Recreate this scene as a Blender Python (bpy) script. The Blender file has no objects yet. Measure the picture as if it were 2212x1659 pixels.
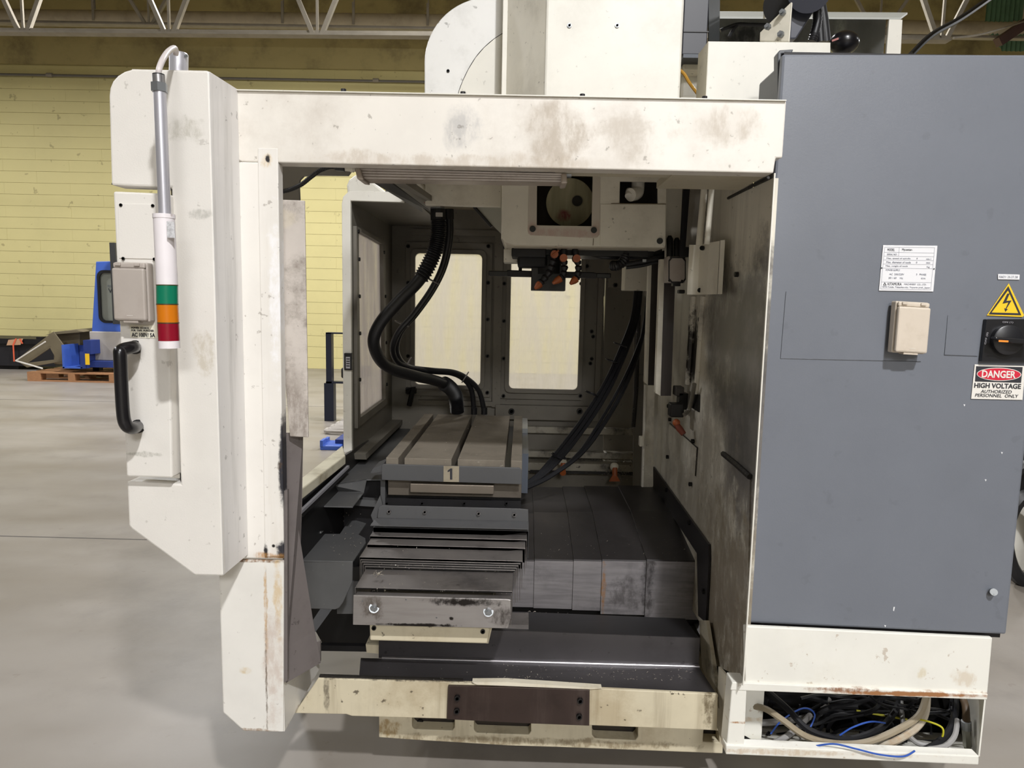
import bpy, bmesh, math, random
from mathutils import Vector, Matrix, geometry
random.seed(7)
C = bpy.context.scene.collection
SC = bpy.context.scene
# ------------------------------------------------------------------ camera
F, CX, CY = 1529.0, 1106.0, 829.5
CAM = Vector((0, 0, 1.30))
def _rot(yaw, pit, rol):
    B = Matrix(((1, 0, 0), (0, 0, -1), (0, 1, 0)))
    return Matrix.Rotation(rol, 3, 'Z') @ Matrix.Rotation(pit, 3, 'X') @ B @ Matrix.Rotation(yaw, 3, 'Z')
RM = _rot(math.radians(-.746), math.radians(6.618), math.radians(1.186))
RT = RM.transposed()
cd = bpy.data.cameras.new('camera'); cam = bpy.data.objects.new('camera', cd); C.objects.link(cam)
cd.sensor_fit = 'HORIZONTAL'; cd.sensor_width = 36; cd.lens = F / 2212 * 36; cd.clip_start = .05; cd.clip_end = 200
_r, _u, _b = RM[0], -RM[1], -RM[2]
cam.matrix_world = Matrix(((_r[0], _u[0], _b[0], CAM[0]), (_r[1], _u[1], _b[1], CAM[1]), (_r[2], _u[2], _b[2], CAM[2]), (0, 0, 0, 1)))
SC.camera = cam
# ------------------------------------------------------------------ world, lamps, exposure
SC.view_settings.view_transform = 'Standard'; SC.view_settings.look = 'None'
SC.view_settings.exposure = -0.68; SC.view_settings.gamma = 1; SC.view_settings.use_curve_mapping = False
w = bpy.data.worlds.new('world'); SC.world = w; w.use_nodes = True
w.node_tree.nodes['Background'].inputs[0].default_value = (.80, .84, .90, 1)
w.node_tree.nodes['Background'].inputs[1].default_value = .03
def high_bay_or_fill(x, y, z, power, size=.5, col=(.985, .985, 1)):
    l = bpy.data.lights.new('high_bay_or_fill_light', 'AREA'); l.shape = 'DISK'; l.size = size; l.energy = power; l.color = col
    o = bpy.data.objects.new('high_bay_or_fill_light', l); C.objects.link(o); o.location = (x, y, z)
high_bay_or_fill(1.15, -1.8, 4.7, 540, .28)
high_bay_or_fill(1.7, -7.4, 5.0, 1200, 2.6)  # added broad fill behind the camera to brighten the work space, no real fixture
for lx, ly, lz, lp in ((-6.6, -1.0, 6.5, 150), (-7.5, 3.2, 5.7, 340), (3.4, 9.8, 5.4, 560), (-4.2, 9.2, 5.2, 480), (8.5, 8.6, 5.2, 330), (9.5, 3.5, 5.7, 200), (-10.5, 8.6, 5.2, 450), (.2, 6.8, 6.3, 440)):  # last entry is an added fill to brighten the rear window panes
    high_bay_or_fill(lx, ly, lz, lp, .6)

# ------------------------------------------------------------------ helpers: pixels of the photograph to points of the place
def ray(px, py): return RT @ Vector(((px - CX) / F, (py - CY) / F, 1))
def at(px, py, Y):
    d = ray(px, py); return CAM + d * (Y / d.y)
def atX(px, py, X):
    d = ray(px, py); return CAM + d * (X / d.x)
def atZ(px, py, Z):
    d = ray(px, py); return CAM + d * ((Z - CAM.z) / d.z)
def atP(px, py, P, N):
    d = ray(px, py); return CAM + d * ((P - CAM).dot(N) / d.dot(N))
def rect(x0, y0, x1, y1, Y):
    cx, cy = (x0 + x1) / 2, (y0 + y1) / 2
    return at(x0, cy, Y).x, at(x1, cy, Y).x, at(cx, y1, Y).z, at(cx, y0, Y).z
def lerp(a, b, t): return a + (b - a) * t

# ------------------------------------------------------------------ helpers: meshes
def smooth_path(pts, n=6):
    P = [Vector(p) for p in pts]; out = []
    for i in range(len(P) - 1):
        a, b, c, d = P[max(i - 1, 0)], P[i], P[i + 1], P[min(i + 2, len(P) - 1)]
        for k in range(n):
            t = k / n
            out.append(.5 * ((2 * b) + (c - a) * t + (2 * a - 5 * b + 4 * c - d) * t * t + (3 * b - a - 3 * c + d) * t ** 3))
    out.append(P[-1]); return out
class B:
    def __init__(s): s.m = bmesh.new()
    def box(s, x0, x1, y0, y1, z0, z1):
        v = [s.m.verts.new((x, y, z)) for x in (min(x0, x1), max(x0, x1)) for y in (min(y0, y1), max(y0, y1)) for z in (min(z0, z1), max(z0, z1))]
        for f in ((0, 1, 3, 2), (4, 6, 7, 5), (0, 4, 5, 1), (2, 3, 7, 6), (0, 2, 6, 4), (1, 5, 7, 3)): s.m.faces.new([v[i] for i in f])
        return s
    def bpx(s, x0, y0, x1, y1, Y, d):
        a, b, c, e = rect(x0, y0, x1, y1, Y); return s.box(a, b, Y, Y + d, c, e)
    def prism(s, pts, vec, holes=()):
        vec = Vector(vec); loops = [[Vector(p) for p in pts]] + [[Vector(p) for p in h] for h in holes]
        fr = [[s.m.verts.new(p) for p in l] for l in loops]; bk = [[s.m.verts.new(p + vec) for p in l] for l in loops]
        if holes:
            n = (loops[0][1] - loops[0][0]).cross(loops[0][2] - loops[0][1])
            ff = [v for l in fr for v in l]; bb = [v for l in bk for v in l]
            for t in geometry.tessellate_polygon(loops):
                for L in (ff, bb):
                    try: s.m.faces.new([L[i] for i in t])
                    except ValueError: pass
        else:
            s.m.faces.new(fr[0]); s.m.faces.new(list(reversed(bk[0])))
        for a, b in zip(fr, bk):
            for i in range(len(a)):
                j = (i + 1) % len(a); s.m.faces.new((a[i], b[i], b[j], a[j]))
        return s
    def pslab(s, px, Y, d, holes=()):           # an upright plate facing the front, d thick
        return s.prism([at(x, y, Y) for x, y in px], (0, d, 0), [[at(x, y, Y) for x, y in h] for h in holes])
    def tube(s, pts, r, n=10, cap=True, radii=None):
        P = [Vector(p) for p in pts]; rings = []; up = None
        for i, p in enumerate(P):
            t = (P[min(i + 1, len(P) - 1)] - P[max(i - 1, 0)]).normalized()
            if up is None: up = t.orthogonal().normalized()
            up = (up - t * up.dot(t)).normalized(); sd = t.cross(up); rr = radii[i] if radii else r
            rings.append([s.m.verts.new(p + (up * math.cos(a) + sd * math.sin(a)) * rr) for a in (2 * math.pi * k / n for k in range(n))])
        for a, b in zip(rings, rings[1:]):
            for k in range(n): s.m.faces.new((a[k], a[(k + 1) % n], b[(k + 1) % n], b[k]))
        if cap: s.m.faces.new(list(reversed(rings[0]))); s.m.faces.new(rings[-1])
        return s
    def cyl(s, p0, p1, r, r1=None, n=18): return s.tube([p0, p1], r, n, True, [r, r if r1 is None else r1])
    def sphere(s, c, r, sc=(1, 1, 1), n=20):
        res = bmesh.ops.create_uvsphere(s.m, u_segments=n, v_segments=n // 2, radius=r)
        for v in res['verts']: v.co = Vector((v.co.x * sc[0], v.co.y * sc[1], v.co.z * sc[2])) + Vector(c)
        return s
def rrect(x0, x1, z0, z1, r, Y, n=5, corners=(1, 1, 1, 1)):
    out = []
    for (cx, cz, a0, on) in ((x1 - r, z1 - r, 0, corners[0]), (x0 + r, z1 - r, 90, corners[1]), (x0 + r, z0 + r, 180, corners[2]), (x1 - r, z0 + r, 270, corners[3])):
        if on:
            for k in range(n + 1):
                a = math.radians(a0 + 90 * k / n); out.append(Vector((cx + r * math.cos(a), Y, cz + r * math.sin(a))))
        else:
            a = math.radians(a0); q = (1 if a0 in (0, 270) else -1, 1 if a0 in (0, 90) else -1); out.append(Vector((cx + r * q[0], Y, cz + r * q[1])))
    return out
def rr_px(x0, y0, x1, y1, r, Y, **k):
    a, b, c, d = rect(x0, y0, x1, y1, Y); return rrect(a, b, c, d, r * Y / F, Y, **k)

def wpos(o):
    p = Vector((0, 0, 0))
    while o is not None: p += o.location; o = o.parent
    return p
def O(name, b, mat, parent=None, label=None, cat=None, group=None, kind=None, bev=0, smooth=False):
    bm = b.m; bmesh.ops.remove_doubles(bm, verts=bm.verts, dist=1e-6); bmesh.ops.recalc_face_normals(bm, faces=bm.faces)
    off = wpos(parent) if parent else Vector((0, 0, 0))
    if parent is None and cat:
        lo = Vector([min(v.co[i] for v in bm.verts) for i in range(3)]); hi = Vector([max(v.co[i] for v in bm.verts) for i in range(3)])
        org = Vector(((lo.x + hi.x) / 2, (lo.y + hi.y) / 2, lo.z)); off = org
    else: org = Vector((0, 0, 0))
    for v in bm.verts: v.co -= off
    me = bpy.data.meshes.new(name); bm.to_mesh(me); bm.free()
    if smooth:
        for p in me.polygons: p.use_smooth = True
        me.set_sharp_from_angle(angle=math.radians(38))
    me.materials.append(mat)
    o = bpy.data.objects.new(name, me); C.objects.link(o); o.location = org
    if parent: o.parent = parent
    for k, v in (('label', label), ('category', cat), ('group', group), ('kind', kind)):
        if v: o[k] = v
    if bev:
        md = o.modifiers.new('bevel', 'BEVEL'); md.width = bev; md.segments = 2; md.limit_method = 'ANGLE'; md.angle_limit = math.radians(35)
    return o
def T(name, label, cat, loc, group=None):
    o = bpy.data.objects.new(name, None); C.objects.link(o); o.location = loc; o.empty_display_size = .05
    o['label'] = label; o['category'] = cat
    if group: o['group'] = group
    return o
def tree_copy(o, d, label=None, parent=None):
    c = o.copy(); C.objects.link(c)
    if parent: c.parent = parent
    else: c.location = o.location + Vector(d)
    if label: c['label'] = label
    for ch in [x for x in C.objects if x.parent == o]: tree_copy(ch, d, None, c)
    return c
def bolt(b, p, r, h=None, n=(0, -1, 0), hexed=False, socket=True):   # a bolt head standing on a surface at p, out along n
    n = Vector(n); p = Vector(p); h = h or r
    if hexed: b.tube([p, p + n * h], r, 6); b.tube([p + n * h, p + n * (h * 1.5)], r * .55, 10)
    else:
        b.tube([p, p + n * h, p + n * h, p + n * h * .55], r, 12, True, [r, r, r * .55, r * .5])
    return b
def text(name, s, width, c, mat, parent, u=(1, 0, 0), v=(0, 0, 1), size=None, bold=0, shear=0, th=.0004):
    u = Vector(u); v = Vector(v); n = u.cross(v)
    cu = bpy.data.curves.new(name, 'FONT'); cu.body = s; cu.align_x = 'CENTER'; cu.align_y = 'CENTER'; cu.extrude = th; cu.offset = bold; cu.shear = shear; cu.size = 1; cu.resolution_u = 3
    tmp = bpy.data.objects.new(name, cu); C.objects.link(tmp)
    dg = bpy.context.evaluated_depsgraph_get(); me = bpy.data.meshes.new_from_object(tmp.evaluated_get(dg)); bpy.data.objects.remove(tmp)
    xs = [q.co.x for q in me.vertices]; ys = [q.co.y for q in me.vertices]
    k = width / (max(xs) - min(xs)); ky = size / (max(ys) - min(ys)) if size else k
    mx, my = (max(xs) + min(xs)) / 2, (max(ys) + min(ys)) / 2; off = wpos(parent) if parent else Vector((0, 0, 0))
    for q in me.vertices: q.co = Vector(c) + u * (q.co.x - mx) * k + v * (q.co.y - my) * ky + n * q.co.z - off
    me.materials.append(mat); o = bpy.data.objects.new(name, me); C.objects.link(o)
    if parent: o.parent = parent
    return o

# ------------------------------------------------------------------ helpers: materials
def lin(c): return tuple(((x / 255) / 12.92 if x / 255 <= .04045 else ((x / 255 + .055) / 1.055) ** 2.4) for x in c[:3]) + (1,)
def spot(px, py, Y, rx, ry, col, s=1, k=.9, ns=9): return (at(px, py, Y), Vector((rx * Y / F, .6, ry * Y / F)), col, s, k, ns)
def spotX(px, py, X, ry, rz, col, s=1, k=.9, ns=9): return (atX(px, py, X), Vector((.3, ry, rz)), col, s, k, ns)
def M(name, col, rough=.5, metal=0, var=.12, vs=7, spots=(), streak=None, specks=None, bump=0, bs=60, grime=None, spec=.5, trans=0, emit=None, brush=None):
    m = bpy.data.materials.new(name); m.use_nodes = True; N = m.node_tree.nodes; L = m.node_tree.links; p = N['Principled BSDF']
    geo = N.new('ShaderNodeNewGeometry'); P = geo.outputs['Position']
    def noise(scale, detail=4, rough_=.6, vec=P, stretch=None):
        if stretch:
            mp = N.new('ShaderNodeVectorMath'); mp.operation = 'MULTIPLY'; L.new(vec, mp.inputs[0]); mp.inputs[1].default_value = stretch; vec = mp.outputs[0]
        t = N.new('ShaderNodeTexNoise'); t.inputs['Scale'].default_value = scale; t.inputs['Detail'].default_value = detail; t.inputs['Roughness'].default_value = rough_
        L.new(vec, t.inputs['Vector']); return t.outputs['Fac']
    def ramp(src, a, b, lo=0, hi=1):
        r = N.new('ShaderNodeMapRange'); r.interpolation_type = 'SMOOTHSTEP'; L.new(src, r.inputs[0])
        for i, x in enumerate((a, b, lo, hi)): r.inputs[i + 1].default_value = x
        return r.outputs[0]
    def mix(fac, a, b):
        x = N.new('ShaderNodeMix'); x.data_type = 'RGBA'
        if isinstance(fac, float): x.inputs[0].default_value = fac
        else: L.new(fac, x.inputs[0])
        for s_, i in ((a, 6), (b, 7)):
            if isinstance(s_, tuple): x.inputs[i].default_value = s_
            else: L.new(s_, x.inputs[i])
        return x.outputs[2]
    def mul(a, k):
        x = N.new('ShaderNodeMath'); x.operation = 'MULTIPLY'; L.new(a, x.inputs[0])
        if isinstance(k, (int, float)): x.inputs[1].default_value = k
        else: L.new(k, x.inputs[1])
        return x.outputs[0]
    base = lin(col); dk = tuple(x * (1 - var * 2.2) for x in base[:3]) + (1,)
    c = mix(ramp(noise(vs, 6), .35, .75), base, dk) if var else base
    if brush: c = mix(ramp(noise(brush[1], 3, .5, stretch=brush[0]), .3, .75, 0, brush[2]), c, lin(brush[3]))
    if streak: c = mix(mul(ramp(noise(16, 5, .65, stretch=(1, 1, .07)), .5, .78), streak[1]), c, lin(streak[0]))
    if grime: c = mix(mul(ramp(noise(grime[2] if len(grime) > 2 else 3.2, 8, .68), .47, .72), grime[1]), c, lin(grime[0]))
    for (sc_, sr, scol, ss, sk, sns) in spots:
        d = N.new('ShaderNodeVectorMath'); d.operation = 'SUBTRACT'; L.new(P, d.inputs[0]); d.inputs[1].default_value = sc_
        e = N.new('ShaderNodeVectorMath'); e.operation = 'DIVIDE'; L.new(d.outputs[0], e.inputs[0]); e.inputs[1].default_value = sr
        l = N.new('ShaderNodeVectorMath'); l.operation = 'LENGTH'; L.new(e.outputs[0], l.inputs[0])
        ad = N.new('ShaderNodeMath'); ad.operation = 'MULTIPLY_ADD'; L.new(noise(sns, 6, .7), ad.inputs[0]); ad.inputs[1].default_value = sk * 4; L.new(l.outputs['Value'], ad.inputs[2])
        fm = ramp(ad.outputs[0], 1.25 + sk * 2, .55 + sk * 2)
        if ss < .93: fm = mul(fm, ramp(noise(sns * 4, 5, .7, stretch=(1, 1, .45)), .34, .6, .25, 1))
        c = mix(mul(fm, float(ss)), c, lin(scol))
    if specks: c = mix(mul(ramp(noise(specks[2] if len(specks) > 2 else 70, 3, .6), .66, .72), specks[1]), c, lin(specks[0]))
    if isinstance(c, tuple): p.inputs['Base Color'].default_value = c
    else: L.new(c, p.inputs['Base Color'])
    p.inputs['Roughness'].default_value = rough; p.inputs['Metallic'].default_value = metal; p.inputs['Specular IOR Level'].default_value = spec
    if trans: p.inputs['Transmission Weight'].default_value = trans
    if emit: p.inputs['Emission Color'].default_value = lin(emit[0]); p.inputs['Emission Strength'].default_value = emit[1]
    if bump:
        bn = N.new('ShaderNodeBump'); bn.inputs['Strength'].default_value = bump; bn.inputs['Distance'].default_value = .004
        L.new(noise(bs, 3), bn.inputs['Height']); L.new(bn.outputs[0], p.inputs['Normal'])
    return m
GR = (120, 112, 98)
white = M('white_paint', (226, 223, 213), .42, var=.03, specks=((90, 80, 70), .25, 55), grime=((186, 180, 166), .35))
beam_m = M('beam_paint', (226, 221, 212), .42, var=.03, grime=((176, 165, 152), .55, 3.0), specks=((90, 80, 66), .45, 48), spots=[
    spot(1195, 300, 1.6, 60, 70, (168, 155, 138), .8, .8, 7), spot(1355, 290, 1.6, 60, 60, (176, 165, 150), .7, .8, 7), spot(1560, 265, 1.6, 90, 50, (178, 166, 150), .75, .8, 6),
    spot(990, 285, 1.6, 40, 50, (170, 168, 166), .7, .8, 7), spot(1010, 350, 1.6, 300, 16, (176, 160, 140), .5, .9, 12)])
post_m = M('post_paint', (227, 223, 216), .42, var=.03, specks=((90, 70, 50), .4, 48), streak=((196, 186, 170), .5), spots=[
    spot(596, 640, 1.6, 14, 150, (238, 237, 238), .8, .8, 18), spot(576, 350, 1.6, 12, 18, (206, 180, 132), .7, .6, 25), spot(580, 345, 1.6, 5, 12, (40, 38, 40), 1, .7, 60),
    spot(612, 1010, 1.6, 10, 75, (46, 46, 52), 1, .5, 26), spot(612, 940, 1.6, 6, 50, (46, 46, 52), 1, .5, 30), spot(610, 1190, 1.6, 13, 26, (46, 46, 52), 1, .55, 40),
    spot(575, 1190, 1.6, 6, 18, (46, 44, 46), 1, .5, 45), spot(585, 1200, 1.6, 40, 9, (178, 130, 66), .8, .6, 25), spot(592, 1178, 1.6, 4, 4, (20, 18, 16), 1, .1, 20)])
leg_m = M('leg_paint', (228, 225, 218), .42, var=.03, specks=((100, 80, 60), .3, 45), spots=[
    spot(574, 1320, 1.6, 5, 130, (190, 150, 92), .75, .8, 20), spot(545, 1212, 1.6, 75, 4, (120, 82, 40), .9, .5, 22), spot(600, 1280, 1.6, 8, 90, (206, 178, 130), .7, .9, 16),
    spot(590, 1440, 1.6, 22, 130, (196, 180, 168), .7, .9, 12), spot(575, 1470, 1.6, 3, 110, (110, 92, 76), .8, .8, 25), spot(530, 1450, 1.6, 14, 8, (206, 186, 150), .8, .5, 20), spot(540, 1578, 1.6, 80, 4, (130, 92, 50), .7, .8, 22)])
housing_m = M('housing_paint', (222, 218, 211), .45, var=.02, specks=((130, 124, 112), .3, 40), bump=.06, bs=300, spots=[
    spot(405, 280, 1.48, 40, 25, (180, 176, 164), .7, .9, 22), spot(440, 760, 1.48, 22, 40, (186, 176, 156), .6, .9, 20), spot(440, 462, 1.48, 28, 10, (170, 168, 160), .7, .8, 25), spot(310, 980, 1.46, 40, 5, (170, 168, 158), .7, .8, 30)])
cream = M('old_cream_paint', (228, 223, 208), .5, var=.05, specks=((70, 60, 45), .5, 50), grime=((150, 142, 124), .45))
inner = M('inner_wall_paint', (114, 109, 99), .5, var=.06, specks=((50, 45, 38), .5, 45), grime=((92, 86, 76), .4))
ceil_in = M('roof_inner_paint', (190, 182, 160), .55, var=.05, specks=((90, 76, 50), .6, 45), grime=((150, 134, 100), .6))
XR = .562
rwall = M('right_wall_paint', (222, 217, 203), .4, var=.05, specks=((60, 54, 46), .5, 50), streak=((132, 124, 112), .55), spots=[
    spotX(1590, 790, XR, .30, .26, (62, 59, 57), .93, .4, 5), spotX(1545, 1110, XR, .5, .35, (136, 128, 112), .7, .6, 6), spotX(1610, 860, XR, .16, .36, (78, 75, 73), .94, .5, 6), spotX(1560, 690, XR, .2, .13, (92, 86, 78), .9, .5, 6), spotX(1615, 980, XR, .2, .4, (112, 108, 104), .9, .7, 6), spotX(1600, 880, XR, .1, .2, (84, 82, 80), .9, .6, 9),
    spotX(1535, 1200, XR, .5, .22, (124, 114, 94), .8, .9, 8), spotX(1480, 980, XR, .5, .3, (170, 164, 152), .6, .9, 6), spotX(1570, 1380, XR, .3, .14, (104, 90, 70), .85, .9, 9), spotX(1580, 1340, XR, .3, .3, (130, 120, 104), .7, .9, 9),
    spotX(1500, 760, XR, .05, .12, (40, 36, 32), 1, .6, 30), spotX(1489, 720, XR, .02, .1, (40, 36, 32), 1, .7, 45)])
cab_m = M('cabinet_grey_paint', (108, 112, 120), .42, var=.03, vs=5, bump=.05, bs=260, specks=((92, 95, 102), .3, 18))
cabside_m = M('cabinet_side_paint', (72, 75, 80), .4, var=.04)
base_m = M('cabinet_base_paint', (228, 226, 217), .42, var=.03, grime=((196, 186, 164), .4), specks=((140, 104, 60), .4, 40), spots=[
    spot(1960, 1503, 1.62, 180, 6, (150, 96, 44), .95, .6, 24), spot(1830, 1494, 1.62, 70, 5, (130, 80, 36), .9, .6, 30), spot(1600, 1566, 1.62, 22, 3, (160, 110, 60), .9, .5, 30),
    spot(2000, 1462, 1.62, 12, 14, (206, 194, 166), .7, .6, 20), spot(2090, 1470, 1.62, 30, 20, (200, 184, 160), .6, .8, 18), spot(1700, 1628, 1.62, 260, 7, (186, 160, 126), .6, .9, 20)])
steel = M('cover_steel', (146, 140, 136), .42, .65, var=.06, brush=((1, 1, 14), 9, .35, (96, 92, 92)), grime=((58, 54, 54), .6, 6), specks=((40, 36, 34), .5, 40))
xsteel = M('side_cover_steel', (146, 142, 143), .42, .45, var=.06, brush=((1, 1, 12), 9, .4, (90, 86, 90)), grime=((52, 49, 50), .5, 5), spots=[spot(1302, 1270, 2.19, 5, 60, (150, 104, 50), .85, .7, 22), spot(1398, 1250, 2.19, 14, 70, (50, 46, 46), .8, .9, 16), spot(1350, 1275, 2.19, 36, 34, (74, 70, 70), .7, .9, 16)])
plate_m = M('end_plate_steel', (168, 164, 162), .38, .75, var=.06, brush=((1, 1, 8), 9, .3, (130, 124, 120)), spots=[
    spot(806, 1312, 1.72, 26, 26, (104, 96, 88), .8, .8, 20), spot(1000, 1301, 1.72, 70, 10, (44, 40, 38), 1, .7, 26), spot(1088, 1335, 1.72, 24, 26, (66, 60, 56), .85, .8, 16), spot(900, 1350, 1.72, 90, 4, (40, 36, 34), 1, .8, 30), spot(975, 1336, 1.72, 5, 4, (40, 36, 34), 1, .5, 40)])
table_m = M('table_iron', (126, 118, 106), .7, .05, var=.08, vs=9, grime=((92, 84, 74), .5, 7), specks=((190, 184, 172), .3, 60), spec=.15)
tblock_m = M('pallet_iron', (112, 104, 94), .5, .5, var=.08, grime=((70, 62, 54), .6, 9))
gpaint = M('grey_plate_paint', (77, 77, 78), .5, var=.05, specks=((60, 60, 62), .5, 40))
chute_m = M('grey_cover_paint', (88, 88, 88), .45, .15, var=.05, grime=((72, 72, 72), .5, 6), specks=((150, 148, 144), .2, 60))
xoil_reflect = M('oily_dark_reflection_steel', (58, 55, 55), .38, .4, var=.08, grime=((34, 32, 32), .6, 5), specks=((120, 116, 112), .25, 70))  # dark reflections on the oily upward faces, painted into the base colour
tray_m = M('tray_steel', (82, 79, 80), .36, .65, var=.06, grime=((46, 43, 43), .5, 4), specks=((30, 28, 28), .5, 40))
darkm = M('dark_steel', (34, 33, 35), .5, .4, var=.08, grime=((20, 18, 17), .6, 8))
oily = M('oily_black', (20, 19, 19), .4, .2, var=.1)
rubber = M('black_rubber', (24, 24, 27), .45, var=.06)
black = M('black_plastic', (22, 22, 25), .35, var=.03)
blackg = M('gloss_black_plastic', (18, 17, 20), .28, var=.0)
orange = M('orange_plastic', (172, 92, 48), .45, var=.06, grime=((110, 58, 34), .5, 30))
alum = M('brushed_aluminium', (196, 195, 202), .38, .6, var=.03)
zinc = M('zinc_fitting', (142, 145, 147), .4, .7, var=.04)
greyp = M('grey_beige_plastic', (172, 163, 155), .5, var=.03, grime=((150, 138, 126), .4, 9))
beigep = M('beige_plastic', (206, 194, 178), .5, var=.03, grime=((172, 158, 138), .4, 16))
towerw = M('tower_white_plastic', (228, 222, 224), .4, var=.03, specks=((120, 90, 70), .4, 30))
lens_g = M('green_lens', (20, 128, 96), .2, var=.0, trans=.25); lens_a = M('amber_lens', (222, 128, 24), .2, var=.0, trans=.25); lens_r = M('red_lens', (150, 20, 44), .2, var=.0, trans=.25)
paper = M('label_white', (222, 222, 224), .5, var=.0); ink = M('label_ink', (40, 40, 46), .6, var=.0); inkg = M('faded_ink', (128, 130, 140), .6, var=.0)
yellow = M('sign_yellow', (242, 196, 36), .45, var=.02); red = M('sign_red', (200, 34, 58), .45, var=.0); signw = M('sign_white', (226, 222, 214), .45, var=.03)
brown = M('brown_stained_steel', (62, 49, 44), .38, .45, var=.08, streak=((96, 84, 78), .5), grime=((40, 30, 26), .6, 6))
castm = M('casting_paint', (206, 196, 170), .5, var=.05, streak=((120, 104, 78), .55), specks=((60, 48, 34), .8, 40), grime=((150, 130, 96), .5, 5), spots=[
    spot(705, 1490, 1.72, 7, 55, (92, 84, 70), .8, .7, 22), spot(1530, 1520, 1.72, 12, 60, (90, 76, 50), .85, .9, 25), spot(1150, 1602, 1.8, 330, 10, (110, 92, 60), .7, .9, 22), spot(1100, 1475, 1.72, 460, 4, (50, 42, 34), .9, .8, 30), spot(840, 1572, 1.8, 24, 20, (140, 112, 62), .8, .9, 25)])
castw = M('casting_pale_paint', (220, 212, 192), .5, var=.04, specks=((80, 62, 40), .6, 36), streak=((170, 152, 116), .5))
acryl_dark = M('tinted_window', (30, 28, 30), .12, var=.0, spec=.6)
grimeblack = M('chip_sludge', (26, 22, 18), .6, var=.1, specks=((120, 116, 108), .6, 90), bump=.6, bs=90)
chipm = M('bright_swarf', (206, 198, 184), .3, .7, var=.0)
def glassy(name, col, tf, dirt):
    m = bpy.data.materials.new(name); m.use_nodes = True; N = m.node_tree.nodes; L = m.node_tree.links; N.remove(N['Principled BSDF']); out = N['Material Output']
    tr = N.new('ShaderNodeBsdfTransparent'); tl = N.new('ShaderNodeBsdfTranslucent'); df = N.new('ShaderNodeBsdfDiffuse'); tl.inputs[0].default_value = lin(col); df.inputs[0].default_value = lin(dirt); tr.inputs[0].default_value = (.96, .95, .92, 1)
    g = N.new('ShaderNodeNewGeometry'); mp = N.new('ShaderNodeVectorMath'); mp.operation = 'MULTIPLY'; L.new(g.outputs['Position'], mp.inputs[0]); mp.inputs[1].default_value = (8, 8, 1.2)
    t = N.new('ShaderNodeTexNoise'); t.inputs['Scale'].default_value = 2.5; t.inputs['Detail'].default_value = 6; L.new(mp.outputs[0], t.inputs[0])
    r = N.new('ShaderNodeMapRange'); L.new(t.outputs[0], r.inputs[0]); r.inputs[1].default_value = .35; r.inputs[2].default_value = .7; r.inputs[3].default_value = tf - .18; r.inputs[4].default_value = tf + .18
    a = N.new('ShaderNodeMixShader'); a.inputs[0].default_value = .2; L.new(tl.outputs[0], a.inputs[1]); L.new(df.outputs[0], a.inputs[2])
    b = N.new('ShaderNodeMixShader'); L.new(r.outputs[0], b.inputs[0]); L.new(tr.outputs[0], b.inputs[1]); L.new(a.outputs[0], b.inputs[2]); L.new(b.outputs[0], out.inputs[0]); return m
haze = glassy('hazy_acrylic', (240, 236, 230), .48, (190, 182, 168))
haze2 = glassy('hazy_acrylic_side', (226, 220, 216), .75, (176, 168, 160))
floor_m = M('concrete_floor', (150, 144, 137), .42, var=.07, vs=1.3, brush=((.45, 1.0, 1), 2.2, .6, (116, 107, 94)), grime=((100, 95, 90), .55, .9), specks=((120, 110, 100), .35, 14), bump=.05, bs=30)
block_m = M('yellow_block_paint', (212, 201, 142), .65, var=.03, vs=.8, grime=((198, 188, 134), .6, .5), specks=((130, 116, 80), .5, 6), bump=.3, bs=18)
sooty_shade = M('sooty_shaded_upper_wall', (186, 172, 118), .7, var=.08, vs=.7, grime=((104, 92, 66), .8, .8))  # soot, plus the dimness above lamp height painted into the colour
mortar = M('mortar_joint', (196, 184, 128), .8, var=.06)
steelw = M('joist_paint', (150, 143, 130), .85, spec=.1, var=.08, grime=((130, 122, 108), .5, 2))
duct_m = M('duct_paint', (176, 164, 140), .6, var=.06, grime=((120, 110, 92), .5, 2))
deck = M('roof_deck_paint', (150, 136, 92), .7, var=.08)
blue = M('blue_paint', (66, 100, 188), .45, var=.04); blued = M('blue_steel_paint', (34, 56, 124), .5, var=.06); wood = M('pallet_wood', (176, 128, 88), .7, var=.1, brush=((1, 1, 8), 20, .5, (140, 98, 66)))
lgrey = M('light_grey_sheet', (178, 172, 164), .5, var=.03); olive = M('olive_grey_sheet', (112, 102, 80), .6, var=.06); greenm = M('green_corrugated', (84, 118, 88), .6, var=.1); navy = M('navy_steel', (38, 42, 58), .45, .3, var=.04)
cardb = M('cardboard', (190, 150, 116), .7, var=.05); tape = M('orange_tape', (222, 98, 66), .5, var=.0)
# ================================================================== SETTING
def struct(name, b, m, bev=0): return O(name, b, m, kind='structure', bev=bev)
YW = 12.95
struct('floor', B().box(-16, 16, -9, YW + .2, -.2, 0), floor_m)
for i, (yy, x0, x1) in enumerate(((3.62, -14, 14), (8.4, -14, 14))):
    struct('trim_%d' % (i + 1), B().box(x0, x1, yy, yy + .008, -.01, .0015), M('saw_cut_joint', (96, 92, 88), .8, var=0))
struct('ceiling', B().box(-16, 16, -9, YW + .2, 7.6, 7.75), deck)
gwall = M('far_hall_wall', (150, 146, 132), .8, var=.05)
struct('wall_left', B().box(-16.2, -16, -9, YW + .2, -.1, 7.7), gwall)
struct('wall_right', B().box(16, 16.2, -9, YW + .2, -.1, 7.7), gwall)
struct('wall_front', B().box(-16.2, 16.2, -9.2, -9, -.1, 7.7), gwall)
wb = struct('wall_back', B().box(-16, 16, YW + .012, YW + .2, -.1, 5.30), mortar)
ZTOP = 5.30
struct('trim_9', B().box(-16, 16, YW - .005, YW + .2, ZTOP, 7.7), sooty_shade)
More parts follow.
